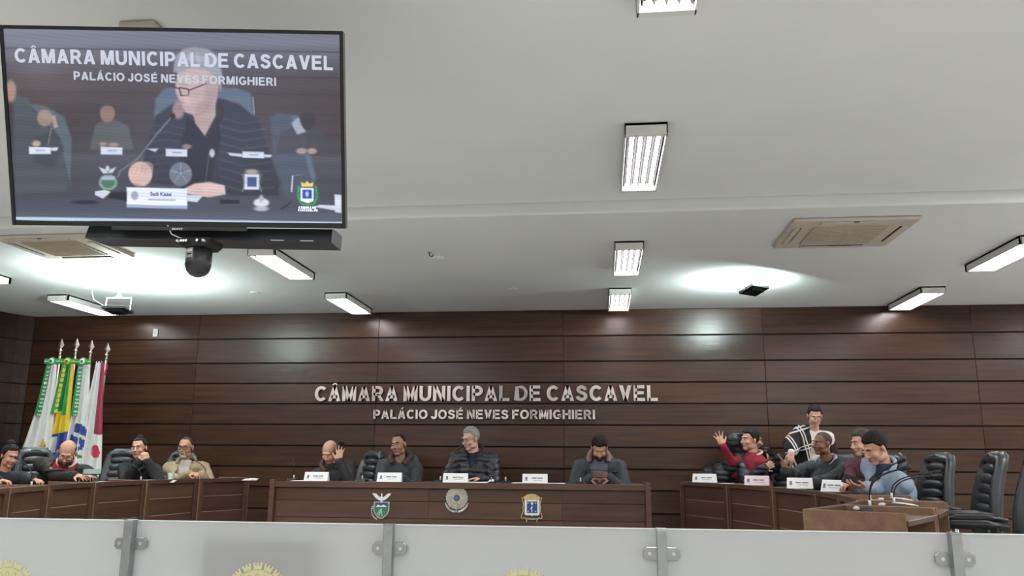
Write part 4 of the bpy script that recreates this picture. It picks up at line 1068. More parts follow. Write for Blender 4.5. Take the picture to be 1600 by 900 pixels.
# plates, papers, emblems on the desks
for q in ([(97, 449), (170, 451), (170, 473), (97, 473)], [(337, 449), (410, 451), (410, 475), (337, 474)], [(555, 455), (627, 457), (627, 482), (555, 480)], [(812, 464), (884, 466), (884, 487), (812, 485)]):
    poly(q, (205, 212, 226), 1, 2); a = np.array(q, float).mean(0); line([(a[0] - 14, a[1]), (a[0] + 18, a[1])], 4, (130, 138, 156), .8)
for q in ([(170, 452), (196, 450), (190, 462), (170, 462)], [(762, 468), (812, 472), (812, 482), (770, 478)], [(884, 474), (912, 476), (905, 484), (884, 484)], [(490, 455), (530, 455), (520, 466)], [(318, 598), (352, 593), (372, 600), (345, 622), (318, 610)], [(626, 610), (680, 612), (660, 634), (626, 630)], [(1050, 650), (1070, 643), (1125, 645), (1125, 662)]): poly(q, (200, 210, 224), 0.95, 2)
oval(360, 522, 7, 10, (190, 196, 206)); poly([(330, 516), (352, 524), (362, 536), (370, 524), (390, 516), (376, 536), (345, 538)], (186, 192, 204), 1, 2); oval(362, 568, 31, 26, (120, 150, 140)); oval(362, 568, 22, 19, (62, 108, 86)); poly([(340, 548), (384, 548), (384, 560), (340, 560)], (160, 172, 190))
oval(605, 540, 38, 40, (104, 112, 126), 0.95); oval(605, 536, 12, 12, (70, 86, 120)); [line([(605, 538), (605 + 36 * math.sin(k * 1.2566), 538 - 36 * math.cos(k * 1.2566))], 4, (140, 148, 160), .7) for k in range(5)]
poly([(818, 540), (868, 540), (868, 592), (818, 592)], (196, 202, 214), 1, 2); poly([(828, 550), (859, 550), (859, 582), (828, 582)], (56, 76, 128), 1, 2); oval(843, 532, 22, 9, (150, 146, 122)); line([(812, 540), (818, 570), (812, 600)], 3, (120, 136, 134)); line([(874, 540), (868, 570), (876, 600)], 3, (120, 136, 134))
poly([(424, 584), (626, 589), (627, 648), (424, 643)], (216, 223, 237), 1, 2); poly([(424, 643), (627, 648), (627, 657), (424, 652)], (150, 166, 196), 1, 2); oval(451, 612, 12, 15, (130, 142, 164), .8, 2); line([(496, 625), (588, 627)], 4, (120, 128, 146), .8)
poly([(424, 600), (424, 630), (360, 620), (370, 600)], (26, 26, 34), 1, 3); oval(285, 634, 40, 7, (28, 28, 36), .9); poly([(735, 625), (800, 626), (802, 638), (738, 640)], (26, 26, 36), 1, 2)
oval(875, 636, 26, 15, (198, 202, 210)); oval(875, 656, 24, 8, (170, 176, 190)); oval(875, 622, 8, 12, (160, 164, 172)); line([(940, 658), (975, 634)], 4, (24, 24, 32)); line([(980, 545), (976, 600)], 5, (190, 190, 196)); line([(980, 545), (1015, 542)], 2, (120, 120, 130))
poly([(1120, 608), (1143, 610), (1143, 670), (1122, 668)], (196, 204, 218), 1, 2)
line([(1000, 580), (998, 620), (1010, 640), (1030, 644), (1052, 640), (1062, 618), (1058, 580)], 6, (30, 150, 90)); poly([(1006, 586), (1050, 587), (1050, 630), (1030, 638), (1006, 629)], (220, 230, 245), 1, 2); poly([(1013, 592), (1044, 593), (1044, 622), (1013, 622)], (30, 60, 150), 1, 2)
poly([(1010, 582), (1008, 566), (1020, 572), (1028, 563), (1038, 572), (1050, 567), (1047, 582)], (226, 200, 90), 1, 2); oval(1028, 607, 6, 9, (180, 200, 235))
poly([(40, 683), (1145, 700), (1145, 712), (40, 694)], (176, 192, 216), 1, 2)
img *= (1 + 0.035 * np.sin(ZY * 1.9 + 0.02 * ZX) + 0.03 * np.sin(ZY * 0.13 + 1))[:, None]
oval(120, 150, 230, 130, (160, 168, 186), 0.16, 90); oval(700, 330, 420, 260, (120, 135, 170), 0.16, 120)  # large pale ovals: haze painted into the picture colours
# picture mesh with vertex colours, shown by an emissive screen material
ii = (np.arange(NY - 1)[:, None] * NX + np.arange(NX - 1)[None, :]).ravel()
quads = np.stack([ii, ii + NX, ii + NX + 1, ii + 1], 1)
me = bpy.data.meshes.new('screen'); me.vertices.add(len(loc)); me.vertices.foreach_set('co', loc.ravel())
me.loops.add(quads.size); me.loops.foreach_set('vertex_index', quads.ravel().astype(np.int32))
me.polygons.add(len(quads)); me.polygons.foreach_set('loop_start', (np.arange(len(quads)) * 4).astype(np.int32))
me.update(calc_edges=True)
ca = me.color_attributes.new('picture', 'FLOAT_COLOR', 'POINT')
v = np.clip(img / 255, 0, 1); v = np.where(v <= 0.04045, v / 12.92, ((v + 0.055) / 1.055) ** 2.4)
ca.data.foreach_set('color', np.concatenate([v, np.ones((len(v), 1))], 1).ravel().astype(np.float32))
m = bpy.data.materials.new('lit_screen'); m.use_nodes = True; nt = m.node_tree; b = nt.nodes['Principled BSDF']
b.inputs['Base Color'].default_value = (0.005, 0.005, 0.007, 1); b.inputs['Roughness'].default_value = 0.3
an = nt.nodes.new('ShaderNodeAttribute'); an.attribute_name = 'picture'
nt.links.new(an.outputs['Color'], b.inputs['Emission Color']); b.inputs['Emission Strength'].default_value = 0.95
me.materials.append(m); mkobj('screen', me, tv)
def z2l(zx, zy):
    r = ray(zx / 2.1429, zy / 2.1429 + 20); nw = TVR @ Vector((0, -1, 0)); o = Vector((0, 0, EYE)); r = Vector(r)
    t = (TVC + nw * 0.0008 - o).dot(nw) / r.dot(nw); return TVR.transposed() @ (o + r * t - TVC)
def scr_text(body, z0, z1, cap, col, off, al=1.0, name='screen_caption'):
    a = z2l(*z0); b_ = z2l(*z1); u = (b_ - a); w = u.length; u.normalize(); n = Vector((0, -1, 0)); up = n.cross(u)
    mm = mat(name + '_' + col + str(al), col, 0.5, emit=1.2)
    if al < 1: mm.node_tree.nodes['Principled BSDF'].inputs['Alpha'].default_value = al
    mid = (a + b_) / 2
    if body.upper() != body:
        place_text(body, name, mm, tv, (mid.x, -0.0012, mid.z), tuple(u), tuple(up), width=w, height=cap, size=0.05, extrude=0.0, offset=off); return
    B = Matrix((u, -n, up)).transposed(); o = MB()
    for g_ in block_text(body, w, cap, 0.0002): o.add([B @ Vector(q) + Vector((mid.x, -0.0012, mid.z)) for q in g_.v], g_.f)
    o.build(name, mm, tv)
S1 = 1.24 / 1125
scr_text('CÂMARA MUNICIPAL DE CASCAVEL', (50, 166), (1115, 192), 46 * S1, '8e929e', 0.0016, 0.8)
scr_text('PALÁCIO JOSÉ NEVES FORMIGHIERI', (247, 224), (925, 245), 27 * S1, '8a8e9a', 0.0022, 0.75)
scr_text('Sadi Kisiel', (503, 612), (574, 614), 13 * S1, '3c4a6e', 0.002, 1.0)
scr_text('CÂMARA DE', (1000, 655), (1058, 656), 7 * S1, 'e8eef8', 0.003, 1.0)
scr_text('CASCAVEL-PR', (998, 664), (1064, 665), 7 * S1, 'e8eef8', 0.003, 1.0)

# ceiling pole and bracket tray under the television
t = empty('ceiling_bracket', (-1.50, 2.86, CEIL2), 0, 'black ceiling bracket with a wide steel tray under the television', 'bracket')
t.rotation_euler = (0, 0, 0.141)
MB().lathe([(0.09, 0), (0.09, -0.012), (0.035, -0.03), (0.03, -0.68)], (0, 0.5, 0), n=20).build('pole', M_BLACKM, t, smooth=False)
MB().box((0, 0.33, -0.66), (0.06, 0.36, 0.06)).build('arm', M_BLACKM, t, bevel=0.005)
# tray: sloping front plate and side cheeks seen below the set
zt = at(330, 352, 2.80).z - CEIL2; zb = at(330, 379, 2.74).z - CEIL2
M_TRAY = mat('tray_steel', '2c3036', 0.38, 0.5)
def tl(px, py, Y): p = at(px, py, Y) - Vector((-1.50, 2.86, CEIL2)); return Matrix.Rotation(-0.141, 3, 'Z') @ p
a = tl(143, 346, 2.78); b_ = tl(133, 372, 2.78); c = tl(518, 379, 2.9); d = tl(520, 356, 2.9)
mb = MB(); n = (c - b_).cross(a - b_).normalized() * 0.004
mb.add([a, b_, c, d, a + n, b_ + n, c + n, d + n], [(0, 1, 2, 3), (7, 6, 5, 4), (0, 4, 5, 1), (1, 5, 6, 2), (2, 6, 7, 3), (3, 7, 4, 0)])
mb.build('tray_front', M_TRAY, t)
back = Vector((0, 0.2, 0.02)); mb = MB()
mb.add([b_, c, c + back, b_ + back, b_ + Vector((0, 0, 0.004)), c + Vector((0, 0, 0.004)), c + back + Vector((0, 0, 0.004)), b_ + back + Vector((0, 0, 0.004))],
       [(0, 1, 2, 3), (7, 6, 5, 4), (0, 4, 5, 1), (1, 5, 6, 2), (2, 6, 7, 3), (3, 7, 4, 0)])
mb.build('tray_shelf', M_TRAY, t)
for p0, p1 in ((a, b_), (d, c)):
    e = Vector((0.003 if p0 is a else -0.003, 0, 0)); mb = MB()
    mb.add([p0, p1, p1 + back, p0 + back, p0 + e, p1 + e, p1 + back + e, p0 + back + e], [(0, 1, 2, 3), (7, 6, 5, 4), (0, 4, 5, 1), (1, 5, 6, 2), (2, 6, 7, 3), (3, 7, 4, 0)])
    mb.build('tray_cheek', M_TRAY, t)
for q in (0.06, 0.14, 0.28, 0.62, 0.78, 0.9):
    p = b_.lerp(c, q) + Vector((0, -0.003, 0.004)); MB().box(p, (0.05, 0.004, 0.003)).build('tray_slot', M_SILVER if q > 0.7 else M_BLACKM, t)
for q, h in ((0.02, 0.75), (0.1, 0.2)):
    p = b_.lerp(c, q).lerp(a.lerp(d, q), h); MB().cyl(p + Vector((0, 0.002, 0)), p + Vector((0, -0.004, 0)), 0.004, n=8).build('screw', M_BLACKM, t)
pc = at(313, 377, 2.80)
MB().tube([tl(262, 352, 2.76), tl(268, 366, 2.76), tl(282, 372, 2.76), tl(300, 374, 2.76)], 0.002, 5).build('loose_cable', M_SILVER, t)
# dome camera
t = empty('dome_camera', pc, 0, 'black pan and tilt camera hanging under the television', 'camera')
MB().prism([(-0.066, 0), (0.066, 0), (0.062, -0.018), (0.046, -0.032), (-0.046, -0.032), (-0.062, -0.018)], 0.11, (0, 0.055, 0)).build('connector_plate', M_BLACKM, t, bevel=0.002)
for q, mm in ((-0.055, M_SILVER), (-0.04, M_STEEL), (-0.03, M_CHROME), (-0.02, M_STEEL), (0.022, M_CHROME), (0.045, M_SILVER)):
    MB().cyl((q, -0.055, -0.014), (q, -0.068, -0.014), 0.005, n=8).build('connector', mm, t)
MB().lathe([(0.047, -0.03), (0.047, -0.085), (0.046, -0.1), (0.040, -0.118), (0.028, -0.131), (0.012, -0.138), (0.002, -0.139)], n=28).build('housing', mat('camera_shell', '26272b', 0.4), t, smooth=True)
def patch(x0, x1, z0, z1, m, nm, r=0.0475):
    vs = []; n = 8
    for i in range(n + 1):
        xx = x0 + (x1 - x0) * i / n; y = -math.sqrt(r * r - xx * xx)
        vs += [(xx, y, z0), (xx, y, z1)]
    MB().add(vs, [(2 * i, 2 * i + 2, 2 * i + 3, 2 * i + 1) for i in range(n)]).build(nm, m, t)
patch(-0.042, 0.0, -0.073, -0.036, mat('sticker_grey', '8b8d90', 0.5), 'sticker'); patch(-0.032, -0.004, -0.05, -0.041, mat('sticker_print', 'c8cacc', 0.5), 'sticker_print', 0.0479); patch(-0.026, -0.006, -0.062, -0.056, M_BLACKM, 'sticker_print', 0.0479)
MB().tube([(-0.036, -0.032, -0.12), (-0.038, -0.031, -0.095), (-0.03, -0.038, -0.091), (-0.005, -0.0485, -0.091)], 0.0012, 4).build('tilt_seam', M_BLACKM, t)
# ================================================================== people
def remesh(mb, name, mats, parent, voxel, smooth=3, dec=None, fold=0.0, quilt=None, seed=0, cut=None, solid=0.0, fscale=14.0, axis=None):
    me = mb.mesh('tmp', M_BLACK); o = bpy.data.objects.new('tmp', me); COL.objects.link(o)
    r = o.modifiers.new('r', 'REMESH'); r.mode = 'VOXEL'; r.voxel_size = voxel; r.use_smooth_shade = True
    s_ = o.modifiers.new('s', 'SMOOTH'); s_.factor = 0.5; s_.iterations = smooth
    if dec: d = o.modifiers.new('d', 'DECIMATE'); d.ratio = dec
    dg = bpy.context.evaluated_depsgraph_get()
    me2 = bpy.data.meshes.new_from_object(o.evaluated_get(dg)); bpy.data.objects.remove(o); bpy.data.meshes.remove(me)
    n = len(me2.vertices)
    if fold or quilt:
        co = np.zeros(n * 3); me2.vertices.foreach_get('co', co); co = co.reshape(-1, 3)
        no = np.zeros(n * 3); me2.vertices.foreach_get('normal', no); no = no.reshape(-1, 3)
        d = np.zeros(n)
        if fold:
            sd = Vector((seed * 3.1, seed * 1.7, 0))
            for i in range(n):
                p = Vector(co[i]) * fscale
                d[i] += fold * (1 - 2.2 * abs(noise.noise(Vector((p.x, p.y, p.z * 0.8)) + sd)))
        if quilt:
            per, amp = quilt; q = co[:, 2] + 0.12 * np.abs(co[:, 0] - (axis[0] if axis else 0)) + 0.004 * np.sin(co[:, 0] * 60)
            d += amp * (np.abs(np.sin(np.pi * q / per)) ** 0.6 - 0.6)
        co += no * d[:, None]; me2.vertices.foreach_set('co', co.ravel())
    if cut:
        bm = bmesh.new(); bm.from_mesh(me2)
        bmesh.ops.delete(bm, geom=[v for v in bm.verts if cut(v.co)], context='VERTS'); bm.to_mesh(me2); bm.free()
    me2.materials.clear(); me2.materials.append(mats); me2.name = name; me2.update()
    me2.polygons.foreach_set('use_smooth', [True] * len(me2.polygons))
    o = mkobj(name, me2, parent)
    if solid: sd_ = o.modifiers.new('thickness', 'SOLIDIFY'); sd_.thickness = solid; sd_.offset = -1
    return o

def Rhead(yaw, pitch, roll):
    """head frame: face looks along -Y, then roll, pitch down, yaw towards +X"""
    return Matrix.Rotation(math.radians(yaw), 3, 'Z') @ Matrix.Rotation(math.radians(pitch), 3, 'X') @ Matrix.Rotation(math.radians(roll), 3, 'Y')

def head_shapes(mb, c, R, s=1.0, jaw=1.0, fat=0.0):
    def E(p, r, rot=None): mb.ell(c + R @ (Vector(p) * s), tuple(q * s for q in r), R if rot is None else R @ rot, 16, 10)
    E((0, 0.018, 0.035), (0.075, 0.094, 0.082)); E((0, -0.02, -0.035), (0.061 + fat, 0.068, 0.075))
    E((0, -0.055, -0.095), (0.032 * jaw, 0.028, 0.022)); E((0, -0.076, 0.026), (0.05, 0.016, 0.011))
    for q in (-1, 1):
        E((q * 0.042, -0.005, -0.072), (0.022 * jaw + fat, 0.045, 0.028)); E((q * 0.038, -0.06, -0.03), (0.026 + fat, 0.026, 0.024))
        E((q * 0.079, 0.014, -0.006), (0.010, 0.020, 0.032), Matrix.Rotation(q * 0.3, 3, 'Z')); E((q * 0.011, -0.096, -0.036), (0.010, 0.010, 0.008))
    mb.cap(c + R @ Vector((0, -0.084, 0.008)) * s, c + R @ Vector((0, -0.109, -0.03)) * s, 0.009 * s, 0.0125 * s, 10)
    E((0, -0.083, -0.060), (0.023, 0.011, 0.006)); E((0, -0.080, -0.070), (0.019, 0.010, 0.007))

def hand_shapes(mb, w, d, nrm, side=1, curl=0.5, s=1.0, spread=0.15):
    """w wrist point, d finger direction, nrm back-of-hand normal; returns nothing"""
    d = Vector(d).normalized(); nrm = Vector(nrm); nrm = (nrm - d * nrm.dot(d)).normalized(); u = d.cross(nrm) * side
    R = Matrix((u, nrm, d)).transposed()
    mb.ell(w + d * 0.045 * s, (0.040 * s, 0.014 * s, 0.05 * s), R, 14, 8)
    mb.cap(w - d * 0.01, w + d * 0.03 * s, 0.024 * s, 0.026 * s, 10)
    for k, (off, ln) in enumerate(((-0.029, 0.066), (-0.010, 0.078), (0.010, 0.073), (0.028, 0.058))):
        p = w + d * (0.082 - 0.004 * abs(k - 1.3)) * s + u * off * s; a = 0.0; L = ln * s
        dd = (d + u * (k - 1.5) * spread).normalized()
        for j, f_ in enumerate((0.45, 0.32, 0.23)):
            a += curl * (0.75 if j == 0 else 0.95)
            v = dd * math.cos(a) - nrm * math.sin(a); q = p + v * (L * f_)
            mb.cap(p, q, (0.0092 - 0.0008 * j) * s, (0.0086 - 0.001 * j) * s, 8); p = q
    p = w + d * 0.02 * s - u * 0.03 * s; v = (d * 0.75 - u * 0.65 - nrm * 0.35 * (0.4 + curl)).normalized(); q = p + v * 0.04 * s
    mb.cap(p, q, 0.012 * s, 0.0105 * s, 8); v2 = (v + d * 0.5 - nrm * 0.3).normalized(); mb.cap(q, q + v2 * 0.032 * s, 0.0102 * s, 0.009 * s, 8)

def ik(S, T, l1, l2, hint):
    d = T - S; L = min(d.length, (l1 + l2) * 0.985); d = d.normalized(); a = (l1 * l1 - l2 * l2 + L * L) / (2 * L); h = math.sqrt(max(0, l1 * l1 - a * a))
    hint = Vector(hint); hp = (hint - d * hint.dot(d))
    hp = hp.normalized() if hp.length > 1e-4 else Vector((0, 0, -1))
    return S + d * a + hp * h, S + d * L

def hair_cap(t, c, R, s, col, style, seed=0):
    """a shell of hair over the skull, buried where the face begins"""
    m = mat('hair_' + col, col, 0.75, var=0.3, vscale=60, bump=0.5, bscale=120, spec=0.25)
    nu, nv = 56, 34; vs = []; fs = []
    P = dict(front=0.070, side=0.0, back=-0.06, th=0.012, top=0.0, crown=0)
    P.update(style)
    for j in range(nv + 1):
        th = math.pi * j / nv
        for i in range(nu):
            ph = 2 * math.pi * i / nu
            dx, dy, dz = math.sin(th) * math.sin(ph), -math.sin(th) * math.cos(ph), math.cos(th)      # ph=0 is the face
            x, y, z = 0.075 * dx, 0.018 + 0.094 * dy, 0.035 + 0.082 * dz
            f = max(0, math.cos(ph)); b = max(0, -math.cos(ph))
            line_ = P['side'] + (P['front'] - P['side']) * min(1, (f * 1.5)) ** 1.5 + (P['back'] - P['side']) * b
            if P['crown'] and z > 0.03 + P['crown'] * 0.04 and dy < P.get('crown_back', 0.35): line_ = 9
            k = (z - line_) / 0.012; k = max(0, min(1, k * 0.5 + 0.5))
            nz = noise.noise(Vector((x * 38 + seed, y * 38, z * 25))) * 0.005 * (P['th'] / 0.012)
            off = -0.012 + k * (0.012 + P['th'] + nz + P['top'] * max(0, dz) ** 2)
            if P.get('fringe') and dy < 0 and dz > 0: off += P['fringe'] * k * max(0, -dy) * dz
            vs.append(c + R @ (Vector((x + dx * off, y + dy * off, z + dz * off)) * s))
    for j in range(nv):
        for i in range(nu):
            a = j * nu + i; b_ = j * nu + (i + 1) % nu; fs.append((a, b_, b_ + nu, a + nu))
    mb = MB().add(vs, fs)
    if P.get('bun'): mb.ell(c + R @ (Vector(P['bun']) * s), (0.036, 0.034, 0.032), R, 14, 9)
    if P.get('tail'):
        pts = [c + R @ (Vector(q) * s) for q in P['tail']]; mb.tube(pts, [0.03, 0.035, 0.03, 0.02][:len(pts)] + [0.02] * max(0, len(pts) - 4), 10)
    return mb.build('hair', m, t, smooth=True)

def beard(t, c, R, s, col, full=1.0):
    m = mat('beard_' + col, col, 0.7, var=0.3, vscale=80, bump=0.5, bscale=120)
    mb = MB()
    def E(p, r): mb.ell(c + R @ (Vector(p) * s), tuple(q * s for q in r), R, 14, 8)
    E((0, -0.060, -0.098), (0.036, 0.032, 0.026)); E((0, -0.088, -0.049), (0.027, 0.010, 0.006))
    for q in (-1, 1):
        E((q * 0.026, -0.080, -0.068), (0.009, 0.011, 0.022))
        if full > 0.6:
            E((q * 0.044, -0.03, -0.080), (0.023, 0.04, 0.028)); E((q * 0.060, 0.0, -0.05), (0.010, 0.026, 0.034)); E((q * 0.045, -0.055, -0.07), (0.016, 0.02, 0.022))
    return remesh(mb, 'beard', m, t, 0.0045, 2)

def glasses(t, c, R, s, col='1a1a1e', heavy=0.0018):
    m = mat('glasses_' + col, col, 0.3); mb = MB(); g_ = empty
    for q in (-1, 1):
        pts = [(q * 0.033 + 0.025 * math.copysign(abs(math.cos(a)) ** 0.6, math.cos(a)), -0.104, 0.000 + 0.017 * math.copysign(abs(math.sin(a)) ** 0.6, math.sin(a))) for a in [2 * math.pi * i / 16 for i in range(16)]]
        mb.tube([c + R @ (Vector(p) * s) for p in pts], heavy, 6, closed=True)
        mb.tube([c + R @ (Vector(p) * s) for p in ((q * 0.058, -0.103, 0.006), (q * 0.080, -0.06, 0.008), (q * 0.085, 0.01, 0.006))], heavy * 0.9, 6)
    mb.tube([c + R @ (Vector(p) * s) for p in ((-0.009, -0.105, 0.004), (0, -0.108, 0.007), (0.009, -0.105, 0.004))], heavy, 6)
    return mb.build('glasses', m, t, smooth=True)

PN = [0]
def person(label, root, head, yaw=0.0, hyaw=0.0, pitch=0.0, roll=0.0, skin_c='c99a82', hair=None, hair_c='241c18', bea=None, gls=None,
           hands=(), top=None, seat=True, hipz=0.56, w=0.18, s=1.0, bulk=1.0, hip=None, group=None, legs=None, brow_c=None, eyes=True, shirt=None, trousers='20222a', fwd_len=0.42, neck_drop=0.0, parts=None):
    """root (x, y) on the floor, head = world centre of the head; hands: (side, wrist, finger dir, back normal, curl, elbow hint)"""
    PN[0] += 1; hs = s; s = s * 0.94
    if pitch >= 18: eyes = False
    O = Vector((root[0], root[1], 0)); H = Vector(head) - O
    fw = Vector((math.sin(math.radians(yaw)), -math.cos(math.radians(yaw)), 0)); rt = Vector((math.cos(math.radians(yaw)), math.sin(math.radians(yaw)), 0))
    R = Rhead(hyaw, pitch, roll)
    P = Vector((0, 0, hipz)) if hip is None else Vector(hip) - O
    N = H + R @ Vector((0, 0.035, -0.06)) + Vector((0, 0, -0.105)) - fw * 0.015 + Vector((0, 0, -neck_drop))
    up = (N - P).normalized(); fr = (fw - up * fw.dot(up)).normalized(); rt2 = up.cross(fr) * -1
    if rt2.dot(rt) < 0: rt2 = -rt2
    B = Matrix((rt2, -fr, up)).transposed(); L = (N - P).length
    C = P + up * (L * 0.66); S = {k: N - up * 0.055 + rt2 * (k * w) + fr * 0.01 for k in (-1, 1)}
    BK = bulk
    def torso(mb, g):
        mb.ell(C + fr * 0.005, (0.152 * BK + g, 0.108 * BK + g, 0.16), B, 20, 12); mb.ell(P + up * L * 0.3 + fr * 0.012 * BK, (0.142 * BK + g, 0.11 * BK + g, 0.15), B, 20, 12)
        mb.ell(P + up * 0.02, (0.16 * BK + g, 0.125 * BK + g, 0.11), B, 20, 12)
        mb.cap(S[-1] + rt2 * 0.015, S[1] - rt2 * 0.015, 0.052 + g, 0.052 + g, 14); mb.ell(N - up * 0.045, (0.105 + g * 0.5, 0.058 + g * 0.5, 0.05 + g * 0.5), B, 16, 10)
    arms = {}
    for side in (-1, 1):
        spec = [h for h in hands if h[0] == side]
        if spec:
            _, wr, fd, nn, curl, hint = spec[0][:6]; wr = Vector(wr) - O; E_, Wp = ik(S[side], wr, 0.285 * hs, 0.25 * hs, Vector(hint)); 
        else:
            wr = S[side] + fr * 0.30 - up * 0.36 - rt2 * side * 0.04; E_, Wp = ik(S[side], wr, 0.285 * hs, 0.25 * hs, -up + rt2 * side * 0.4); fd = (Wp - E_) + fr * 0.1; nn = Vector((0, 0, 1)); curl = 0.4
        if Vector(nn).length < 0.1: nn = Vector((0, 0, 1))
        arms[side] = (S[side], E_, Wp, Vector(fd), Vector(nn), curl)
    def arm(mb, g, end=1.0, side=None):
        for k, (a, e, b, *_r) in arms.items():
            if side and k != side: continue
            b2 = e.lerp(b, end); mb.cap(a, e, 0.044 + g, 0.034 + g, 14); mb.cap(e, b2, 0.034 + g, 0.026 + g * 0.9, 14)
    sk = skin(skin_c)
    mb = MB(); head_shapes(mb, H, R, s, fat=0.004 * (bulk - 1) * 5)
    mb.cap(H + R @ Vector((0, 0.03, -0.05)) * s, N - up * 0.03, 0.052 * s, 0.058 * s * min(BK, 1.1), 16)
    torso(mb, -0.012); arm(mb, -0.006)
    for k, (a, e, b, fd, nn, curl) in arms.items():
        sp = [h for h in hands if h[0] == k]; spread = sp[0][6] if sp and len(sp[0]) > 6 else 0.12
        hand_shapes(mb, b, fd, nn, k, curl, hs * 0.97, spread)
    # legs
    if legs is None:
        if seat: legs = [(P + rt * (k * 0.09) , P + rt * (k * 0.13) + fw * fwd_len + Vector((0, 0, -0.03)), P + rt * (k * 0.12) + fw * (fwd_len - 0.02) + Vector((0, 0, -P.z + 0.09))) for k in (-1, 1)]
        else: legs = [(P + rt * (k * 0.085), P * 0.5 + rt * (k * 0.095) + fw * 0.03, Vector((0, 0, 0.09)) + rt * (k * 0.1)) for k in (-1, 1)]
    for a, e, b in legs: mb.cap(a, e, 0.066, 0.045, 12); mb.cap(e, b, 0.044, 0.03, 12); mb.cap(b, b + fw * 0.1 + Vector((0, 0, -0.04)), 0.03, 0.025, 10)
    body = remesh(mb, 'person', sk, None, 0.0058, 3, dec=0.4)
    body.location = O; tag(body, label, 'person', group)
    # clothing
    mt = mat('trouser_' + trousers, trousers, 0.8, var=0.1, bump=0.2, bscale=200)
    mb = MB(); mb.ell(P + up * 0.0, (0.172 * BK, 0.14 * BK, 0.1), B, 16, 10)
    for a, e, b in legs: mb.cap(a, e, 0.085, 0.062, 12); mb.cap(e, b, 0.06, 0.05, 12)
    remesh(mb, 'trousers', mt, body, 0.014, 3, fold=0.004)
    for a, e, b in legs:
        q = MB(); q.cap(b + Vector((0, 0, -0.04)) - fw * 0.03, b + fw * 0.14 + Vector((0, 0, -0.052)), 0.043, 0.036, 12); q.v = [(x, y, max(z, 0.003)) for x, y, z in q.v]
        q.build('shoe', M_BLACKM, body, smooth=True)
    def rel(p): d = p - P; return d.dot(rt2), d.dot(fr), d.dot(up)
    if shirt:
        mb = MB(); torso(mb, 0.004); mb.cap(N - up * 0.03, N + up * 0.008, 0.066, 0.060, 14)
        remesh(mb, shirt.get('name', 'shirt'), mat('fabric_' + shirt['c'], shirt['c'], 0.8, var=0.06, bump=0.15, bscale=250), body, 0.010, 3, fold=0.002)
    if top:
        mt = mat('fabric_' + top['c'] + str(top.get('r', 0.75)), top['c'], top.get('r', 0.75), var=top.get('var', 0.12), vscale=12, bump=0.2, bscale=180, sheen=top.get('sheen', 0.0))
        mb = MB(); g = top.get('g', 0.014); torso(mb, g); arm(mb, g, top.get('sleeve', 0.97))
        for k, (a, e, b, *_r) in arms.items(): mb.ell(a, 0.046 + g, nu=14, nv=9)
        mb.ell(P + up * 0.02, (0.17 * BK + g, 0.14 * BK + g, 0.1), B, 16, 10)
        cut = None
        if top.get('v'):
            z0, z1, w0, w1 = top['v']           # opening from height fraction z0 (bottom) to z1 (top), half width w0..w1
            def cut(p):
                x, y, z = rel(p); z /= L
                if y < 0.0 or y > 0.15 * BK + g or z < z0: return False
                k = min(1, (z - z0) / max(1e-4, z1 - z0)); return abs(x - top.get('vx', 0)) < w0 + (w1 - w0) * k
        remesh(mb, top.get('name', 'jacket'), mt, body, top.get('vox', 0.010), 6, fold=top.get('fold', 0.006), quilt=top.get('quilt'), seed=PN[0], cut=cut, solid=0.004 if cut else 0)
        if top.get('collar'):
            cc, rr, hh = top['collar']; m3 = mat('fabric_' + cc, cc, 0.8, var=0.1, bump=0.2, bscale=150)
            mb = MB(); n = 22; pts = []
            for i in range(n):
                a = 2 * math.pi * i / n; f_ = math.cos(a)           # a=0 is the front
                if f_ > top.get('gap', 0.86): continue
                pts.append((a, N + fr * (f_ * (0.078 + rr * 0.5)) + rt2 * (math.sin(a) * (0.085 + rr * 0.5)) + up * (0.012 + hh * (1 - f_) * 0.5 - 0.035 * max(0, f_))))
            pts = [p for a, p in sorted(pts)]
            mb.tube(pts, rr, 8); remesh(mb, 'collar', m3, body, 0.006, 2, fold=0.002)
    # face details
    def hp(p): return H + R @ (Vector(p) * s)
    if eyes:
        for k in (-1, 1):
            e = MB().ell(hp((k * 0.031, -0.0805, 0.003)), (0.0135 * s, 0.008 * s, 0.0062 * s), R, 12, 8).build('eye', mat('eye_white', 'c9c2bd', 0.3), body, smooth=True)
            MB().ell(hp((k * 0.031, -0.0875, 0.003)), (0.0058 * s, 0.003 * s, 0.0055 * s), R, 10, 6).build('iris', mat('eye_dark', '1c1310', 0.2), e, smooth=True)
    for k in (-1, 1):
        MB().tube([hp((k * 0.016, -0.0935, 0.024)), hp((k * 0.034, -0.091, 0.029)), hp((k * 0.050, -0.080, 0.023))], [0.004, 0.0042, 0.002], 6).build('eyebrow', mat('brow_' + (brow_c or hair_c), brow_c or hair_c, 0.8), body, smooth=True)
    lc = [int(skin_c[i:i + 2], 16) for i in (0, 2, 4)]; lc = '%02x%02x%02x' % (int(lc[0] * 0.86), int(lc[1] * 0.66), int(lc[2] * 0.66))
    MB().ell(hp((0, -0.0905, -0.060)), (0.021 * s, 0.006 * s, 0.0042 * s), R, 12, 6).ell(hp((0, -0.0875, -0.069)), (0.017 * s, 0.006 * s, 0.0048 * s), R, 12, 6).build('lips', mat('lips_' + lc, lc, 0.45), body, smooth=True)
    if hair: hair_cap(body, H, R, s, hair_c, hair, PN[0])
    if bea: beard(body, H, R, s, *bea)
    if gls: glasses(body, H, R, s, *gls)
    return dict(o=body, O=O, P=P, N=N, C=C, up=up, fr=fr, rt=rt2, H=H, R=R, S=S, arms=arms, B=B, L=L, hp=hp)

def wall_front(): pass
V = Vector
SHORT = dict(front=0.072, side=0.005, back=-0.06, th=0.010, top=0.008)
